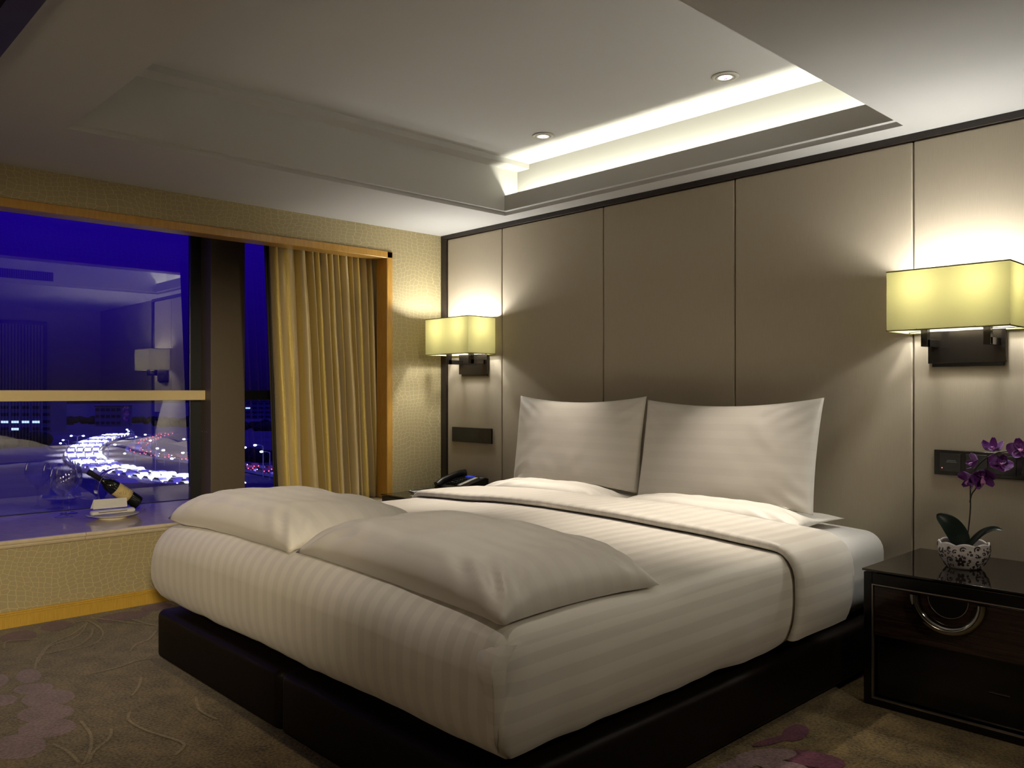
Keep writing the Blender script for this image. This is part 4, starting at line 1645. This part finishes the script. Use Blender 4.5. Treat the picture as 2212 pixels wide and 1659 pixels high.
hold = thing('bottle_holder', (BXP, tail.y, ZSILL), 'curved silver ring holder carrying the tilted wine bottle', 'bottle holder')
path = [(302, 1096), (294, 1098), (270, 1099), (245, 1099), (228, 1094), (215, 1082), (208, 1066), (209, 1048), (217, 1031), (231, 1018), (250, 1012), (272, 1013), (290, 1018), (305, 1026)]
Q = smooth_curve([bp(*p) for p in path], 8)
m_ = MB()
sides = ([], [])
for i, q in enumerate(Q):
    t_ = i / (len(Q) - 1)
    q = Vector(q)
    q.z = max(q.z, ZSILL + .003)
    tg = (Q[min(i + 1, len(Q) - 1)] - Q[max(i - 1, 0)]).normalized()
    n_ = Vector((1, 0, 0)).cross(tg).normalized()
    w_ = .038 if t_ < .62 else .038 * max(.12, 1 - (t_ - .62) / .40)
    # an eye in the strip lets the bottle neck through; the foot is open under the bottle
    d_ = ((q - neck) - axis * (q - neck).dot(axis)).length
    hole = .0325 * math.sqrt(max(0, 1 - (d_ / .050) ** 2)) if (q - neck).length < .2 else 0
    for k_, sg in ((0, -1), (1, 1)):
        sides[k_].append([q + Vector((sg * a_, 0, 0)) + n_ * h_ - hold.location for a_, h_ in ((hole, .0015), (w_, .0015), (w_, -.0015), (hole, -.0015), (hole, .0015))])
m_.grid(sides[0])
m_.grid(sides[1])
m_.build('strip', M['chrome'], hold, smooth=False, clean=True)
m_ = MB()
for s_ in (-1, 1):
    m_ = MB()
    m_.tube([Vector((s_ * .022, .030, .001)), Vector((s_ * .026, .036, .020)), Vector((s_ * .020, .042, .038))], .0022, 8)
    m_.build('bottle_stop', M['chrome'], hold)

pc = hz(243, 1109, ZSILL + .028)
pc.z = ZSILL
plate = MB()
plate.lathe([(0, .004), (.075, .004), (.085, .006), (.10, .014), (.148, .026), (.150, .028), (.148, .029), (.10, .0185), (.085, .011), (0, .009)], 56)
plate.lathe([(.07, 0), (.078, 0), (.078, .005), (.07, .005)], 56, close=True)
pl = plate.build('plate', M['china'], None, pc, smooth=True)
tag(pl, 'white china plate carrying a napkin and card on the sill', 'plate')
# rolled napkin along the plate
nap = thing('napkin', (pc.x, pc.y, ZSILL + .0255), 'rolled cream napkin lying on the china plate', 'napkin', rz=R(90))
m_ = MB()
rows = []
for i in range(29):
    x = -.125 + .25 * i / 28
    ring = []
    ee = max(0, min(1, (1 - abs(x) / .127) * 9)) ** .5
    for k_ in range(18):
        a = 2 * math.pi * k_ / 18
        ry = .034 * (1 + .10 * nz(x * 30, a, 2)) * (.8 + .2 * ee)
        rz_ = .015 * (1 + .15 * nz(x * 22, a * 1.3, 5)) * (.75 + .25 * ee)
        ring.append(Vector((x, ry * math.cos(a), .015 + rz_ * math.sin(a))))
    ring.append(ring[0])
    rows.append(ring)
m_.grid(rows)
for e_ in (rows[0], rows[-1]):
    m_.add(e_[:-1], [tuple(range(18))])
m_.build('cloth_roll', M['china_cloth'] if 'china_cloth' in M else M['paper'], nap, smooth=True, clean=True)
m_ = MB()
m_.box(-.09, .075, -.037, -.034, .017, .021)
m_.build('ribbon', M['ink'], nap)
# stiff card leaning on the napkin
tc_ = thing('menu_card', (pc.x - .038, pc.y, ZSILL + .057), 'folded white card propped on the napkin', 'card', rz=R(90))
m_ = MB()
m_.add([(-.10, .0, 0), (.10, .0, 0), (.108, .035, .052), (-.088, .032, .056), (-.10, .055, .0), (.10, .055, .0)], [(0, 1, 2, 3), (3, 2, 5, 4)])
m_.build('folded_sheet', M['paper'], tc_, solid=.0012)

# ================================================================ THE CITY BELOW
GZ = -20.0
EYE = CAM.z - GZ
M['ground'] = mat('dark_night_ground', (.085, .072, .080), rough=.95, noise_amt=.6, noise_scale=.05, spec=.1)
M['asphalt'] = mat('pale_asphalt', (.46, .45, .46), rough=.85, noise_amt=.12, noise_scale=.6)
M['carpaint'] = mat('white_car_paint', (.62, .62, .64), rough=.3, noise_amt=.03)
M['carpaint_dark'] = mat('maroon_car_paint', (.22, .05, .05), rough=.3, noise_amt=.03)
M['carglass'] = mat('car_window', (.02, .02, .025), rough=.1)
M['headlight'] = emitter('white_headlight', (.92, .96, 1), 38)
M['taillight'] = emitter('red_taillight', (1, .06, .10), 12)
M['pole'] = mat('galvanised_pole', (.42, .42, .46), rough=.5, metal=.2, noise_amt=.05)
M['lamphead'] = emitter('street_lamp_glow', (.72, .90, 1), 26)
M['facade'] = mat('night_facade', (.10, .10, .16), rough=.9, noise_amt=.2, noise_scale=.3)
M['darkpane'] = mat('unlit_window', (.012, .012, .03), rough=.2)
M['litpane'] = emitter('lit_window', (.55, .78, 1), 2.2)
M['roofdark'] = mat('dark_flat_roof', (.010, .010, .013), rough=.9, noise_amt=.3, noise_scale=.2)
M['rooflight'] = mat('pale_roof_sheet', (.20, .20, .24), rough=.7, noise_amt=.1, noise_scale=.5)
M['trees'] = mat('dark_tree_mass', (.010, .014, .012), rough=1, noise_amt=.5, noise_scale=.4, spec=.05)

b = MB()
b.add([(-1500, -900, GZ), (-6, -900, GZ), (-6, 1300, GZ), (-1500, 1300, GZ)], [(0, 1, 2, 3)])
tag(b.build('ground', M['ground']), kind='structure')

def road(name, pts, width, z, n=10):
    Q = smooth_curve([(p[0], p[1], z) for p in pts], n)
    L_, R_ = [], []
    for i, q in enumerate(Q):
        t_ = (Q[min(i + 1, len(Q) - 1)] - Q[max(i - 1, 0)]).normalized()
        n_ = Vector((-t_.y, t_.x, 0))
        L_.append(q + n_ * width / 2)
        R_.append(q - n_ * width / 2)
    m_ = MB()
    m_.grid([L_, R_])
    # low kerb walls along both edges
    for S_, sg in ((L_, 1), (R_, -1)):
        m_.grid([[p for p in S_], [p + Vector((0, 0, .7)) for p in S_]])
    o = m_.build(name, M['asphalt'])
    tag(o, kind='structure')
    return Q
def gp(u, v): return hz(u, v, GZ)
RW = [gp(*p) for p in ((262, 943), (232, 950), (203, 961), (184, 974), (181, 987), (192, 1001), (222, 1015), (270, 1026), (335, 1037), (420, 1050), (520, 1068))]
RR = [gp(*p) for p in ((372, 938), (338, 947), (306, 962), (297, 973), (306, 981), (330, 987), (372, 993), (430, 1000), (520, 1012), (640, 1034))]
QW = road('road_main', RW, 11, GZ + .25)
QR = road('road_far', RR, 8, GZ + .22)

def car_proto(paint, lab, grp, lights):
    t = thing('car', (0, 0, 0), lab, 'car', group=grp)
    m_ = MB()
    sidep = [(-2.2, .35), (2.2, .35), (2.25, .75), (1.35, .92), (.75, 1.42), (-1.1, 1.45), (-1.9, .98), (-2.25, .9)]
    m_.prism(sidep, Matrix(((1, 0, 0, 0), (0, 0, 1, -.9), (0, 1, 0, 0), (0, 0, 0, 1))), 1.8)
    m_.build('body', paint, t)
    m_ = MB()
    win_ = [(1.22, .96), (.72, 1.36), (-1.05, 1.38), (-1.7, 1.0)]
    m_.prism(win_, Matrix(((1, 0, 0, 0), (0, 0, 1, -.91), (0, 1, 0, 0), (0, 0, 0, 1))), 1.82)
    m_.build('side_window', M['carglass'], t)
    for s_ in (-1, 1):
        for (nm, xx, mm, rr) in (('headlight', 2.20, M['headlight'], .17), ('taillight', -2.24, M['taillight'], .15)):
            if nm not in lights: continue
            m_ = MB()
            m_.lathe([(0, .09), (rr * .8, .06), (rr, 0)], 10, mtx=Matrix.Translation((xx, s_ * .62, .72)) @ Matrix.Rotation(R(90 if xx > 0 else -90), 4, 'Y'))
            m_.build(nm, mm, t)
    for (wx, wy) in ((1.35, .85), (1.35, -.85), (-1.35, .85), (-1.35, -.85)):
        m_ = MB()
        m_.tube([(wx, wy - .1, .32), (wx, wy + .1, .32)], .32, 12)
        m_.build('wheel', M['blackplastic'], t)
    return t
def along(Q, d):
    for i in range(len(Q) - 1):
        L_ = (Q[i + 1] - Q[i]).length
        if d <= L_:
            t_ = (Q[i + 1] - Q[i]).normalized()
            return Q[i] + t_ * d, t_
        d -= L_
    return None, None
random.seed(21)
def traffic(Q, proto, lanes, gap, z, heading, dmax=1e9, dmin=0):
    first = True
    for ln in lanes:
        d = dmin + random.uniform(0, gap)
        while d < dmax:
            p, t_ = along(Q, d)
            if p is None: break
            c = proto if first else copy_tree(proto)
            first = False
            n_ = Vector((-t_.y, t_.x, 0))
            c.location = (p.x + n_.x * ln, p.y + n_.y * ln, z)
            c.rotation_euler = (0, 0, math.atan2(t_.y, t_.x) + (0 if heading > 0 else math.pi))
            d += gap * random.uniform(.85, 1.25)
pw_ = car_proto(M['carpaint'], 'white car with glaring headlights in the stream on the curving highway', 'cars on the bright curve', ('headlight', 'taillight'))
traffic(QW, pw_, (-3.75, -1.25, 1.25, 3.75), 5.9, GZ + .26, 1, dmax=330)
pr_ = car_proto(M['carpaint_dark'], 'car showing red tail lights on the farther road', 'cars on the far road', ('headlight', 'taillight'))
traffic(QR, pr_, (-1.9, 1.9), 9.5, GZ + .23, -1, dmax=300)

def street_lamp(u, vb, vh, side=-1, lab=None, double=False, proto=[None]):
    D = EYE * FPX / (vb - HOR)
    base = gp(u, vb)
    h = (vb - vh) / FPX * D
    t = thing('street_lamp', base, lab or 'lit street lamp on a slim pole by the highway', 'street lamp', group=None if lab else 'street lamps by the highway')
    m_ = MB()
    m_.tube([(0, 0, 0), (0, 0, h * .97)], [.17, .10], 8)
    m_.build('pole', M['pole'], t)
    for s_ in ((-1, 1) if double else (side,)):
        r_ = _rt * s_
        m_ = MB()
        m_.tube([Vector((0, 0, h * .95)), r_ * .8 + Vector((0, 0, h * .995)), r_ * 1.9 + Vector((0, 0, h))], [.09, .08, .06], 6)
        m_.build('arm', M['pole'], t)
        m_ = MB()
        m_.lathe([(0, -.28), (.34, -.18), (.42, 0), (.30, .14), (0, .18)], 12, mtx=Matrix.Translation(r_ * 2.0 + Vector((0, 0, h - .05))))
        m_.build('lamp_head', M['lamphead'], t)
    return t
street_lamp(167, 984, 941, lab='brightest street lamp, twin headed, at the left bend of the highway', double=True)
for a in ((234, 997, 960, 1), (291.6, 1012, 936, -1), (336, 1025, 972, 1), (388, 1021, 990, -1), (326, 974, 938.4, -1), (289, 966, 931, -1), (305, 968, 943, -1),
          (412, 1000, 948, -1), (411, 1015, 977.5, -1), (283, 990, 979, -1), (338, 985, 951, -1), (285, 958, 927.5, -1), (148, 968, 950, -1), (143, 975, 957, -1),
          (512.4, 1022, 966, 1), (568.6, 1032, 961, -1), (583, 1038, 975, -1), (527.4, 1041, 1019, -1), (231, 1002, 974.5, -1), (355, 1005, 968, -1), (520, 1050, 1033, -1)):
    street_lamp(*a)
LB_ = [o.location for o in COL.objects if o.get('category') == 'street lamp']
for o in [o for o in COL.objects if o.get('category') == 'car']:
    if any((Vector((o.location.x, o.location.y)) - Vector((b_.x, b_.y))).length < 3.6 for b_ in LB_):
        for ch in list(o.children): bpy.data.objects.remove(ch)
        bpy.data.objects.remove(o)
# added spots above the road centrelines that brighten both carriageways
for d in range(12, 300, 26):
    p, t_ = along(QW, d)
    if p is None: break
    lamp('road_fill_spot', 'SPOT', (p.x, p.y, GZ + 9.5), 80000, (.82, .90, 1), (0, 0, 0), spot_size=R(105), spot_blend=.5, shadow_soft_size=.4)
for d in range(20, 260, 50):
    p, t_ = along(QR, d)
    if p is None: break
    lamp('road_fill_spot', 'SPOT', (p.x, p.y, GZ + 9), 3200, (.7, .62, .9), (0, 0, 0), spot_size=R(110), spot_blend=.6, shadow_soft_size=.4)

def building(name, u0, u1, vb, ztop, label, cols, rows, lit, depth=14):
    D = EYE * FPX / (vb - HOR)
    a, c = gp(u0, vb), gp(u1, vb)
    t = thing(name, a, label, 'building')
    W = (c - a).length
    Hh = ztop - GZ
    yaw = math.atan2((c - a).y, (c - a).x)
    t.rotation_euler = (0, 0, yaw)
    m_ = MB()
    m_.box(0, W, 0, depth, 0, Hh)
    m_.build('walls', M['facade'], t)
    m_ = MB()
    m_.box(-.3, W + .3, -.3, depth, Hh, Hh + .5)
    m_.build('roof_edge', M['roofdark'], t)
    cw, rh = W / cols, Hh / rows
    for i in range(cols):
        for j in range(rows):
            on_ = (i, j) in lit
            m_ = MB()
            n = 3
            for q in range(n):
                x0 = i * cw + cw * .14 + q * cw * .72 / n
                m_.box(x0, x0 + cw * .72 / n * .86, -.12, .1, j * rh + rh * .30, j * rh + rh * (.62 if on_ else .72))
            m_.build('window', M['litpane'] if on_ else M['darkpane'], t)
    return t
building('building', -46, 112, 934, -1.6, 'long pale block with a row of lit windows, far left beyond the highway', 7, 5, {(2, 1), (3, 1), (4, 1), (5, 1), (1, 2), (3, 0)})
building('building', 205, 262, 921, -8, 'low dim block behind the highway bend', 5, 3, set())
building('building', 500, 600, 905, -6.5, 'dim distant block seen through the narrow right pane', 7, 4, {(0, 2), (2, 2)})
# flat roof just below the window
def roof_block(name, u0, u1, va, vb, z, label, mm, hgt):
    P_ = [hz(u0, va, z), hz(u1, va, z), hz(u1 + 10, vb, z), hz(u0 - 10, vb, z)]
    t = thing(name, (P_[0].x, P_[0].y, z - hgt), label, 'building')
    m_ = MB()
    o_ = t.location
    m_.add([p - o_ for p in P_] + [Vector((p.x, p.y, z - hgt)) - o_ for p in P_], [(0, 1, 2, 3), (4, 7, 6, 5), (0, 4, 5, 1), (1, 5, 6, 2), (2, 6, 7, 3), (3, 7, 4, 0)])
    m_.build('walls', mm, t)
    return t
roof_block('building', 262, 700, 1044, 1160, -9.0, 'dark flat roofed building directly below the window', M['roofdark'], 10.9)
roof_block('building', 236, 292, 1034, 1043, -14.5, 'small pale roofed shed beside the highway', M['rooflight'], 5.4)
# dark tree masses round the roads
m_ = MB()
random.seed(8)
def blob_tree(c, r_):
    rows = []
    for i in range(7):
        a = math.pi * i / 6
        rows.append([Vector((c.x + r_ * math.sin(a) * math.cos(2 * math.pi * k_ / 9) * (1 + .25 * nz(i * 1.3, k_ * 1.7, c.x)), c.y + r_ * math.sin(a) * math.sin(2 * math.pi * k_ / 9), c.z + r_ * .8 * math.cos(a))) for k_ in range(10)])
    m_.grid(rows)
for (u0, u1, v, n, r_) in ((-60, 160, 965, 26, 4.5), (215, 300, 1004, 16, 1.8), (120, 420, 916, 130, 3.2), (500, 620, 925, 40, 3), (500, 620, 995, 14, 3)):
    for i in range(n):
        p = gp(random.uniform(u0, u1), v + random.uniform(-6, 6))
        if min((Vector((q.x, q.y, 0)) - Vector((p.x, p.y, 0))).length for q in QW + QR + [o.location for o in COL.objects if o.get('category') in ('street lamp',)]) < r_ * 1.6 + 6: continue
        if any(abs(p.x - o.location.x) < 28 and abs(p.y - o.location.y) < 28 for o in COL.objects if o.get('category') == 'building'): continue
        p.z += r_ * .5
        blob_tree(p, r_ * random.uniform(.6, 1.15))
tag(m_.build('trees', M['trees'], smooth=True), 'dark mass of trees around the highway', 'trees', kind='stuff')
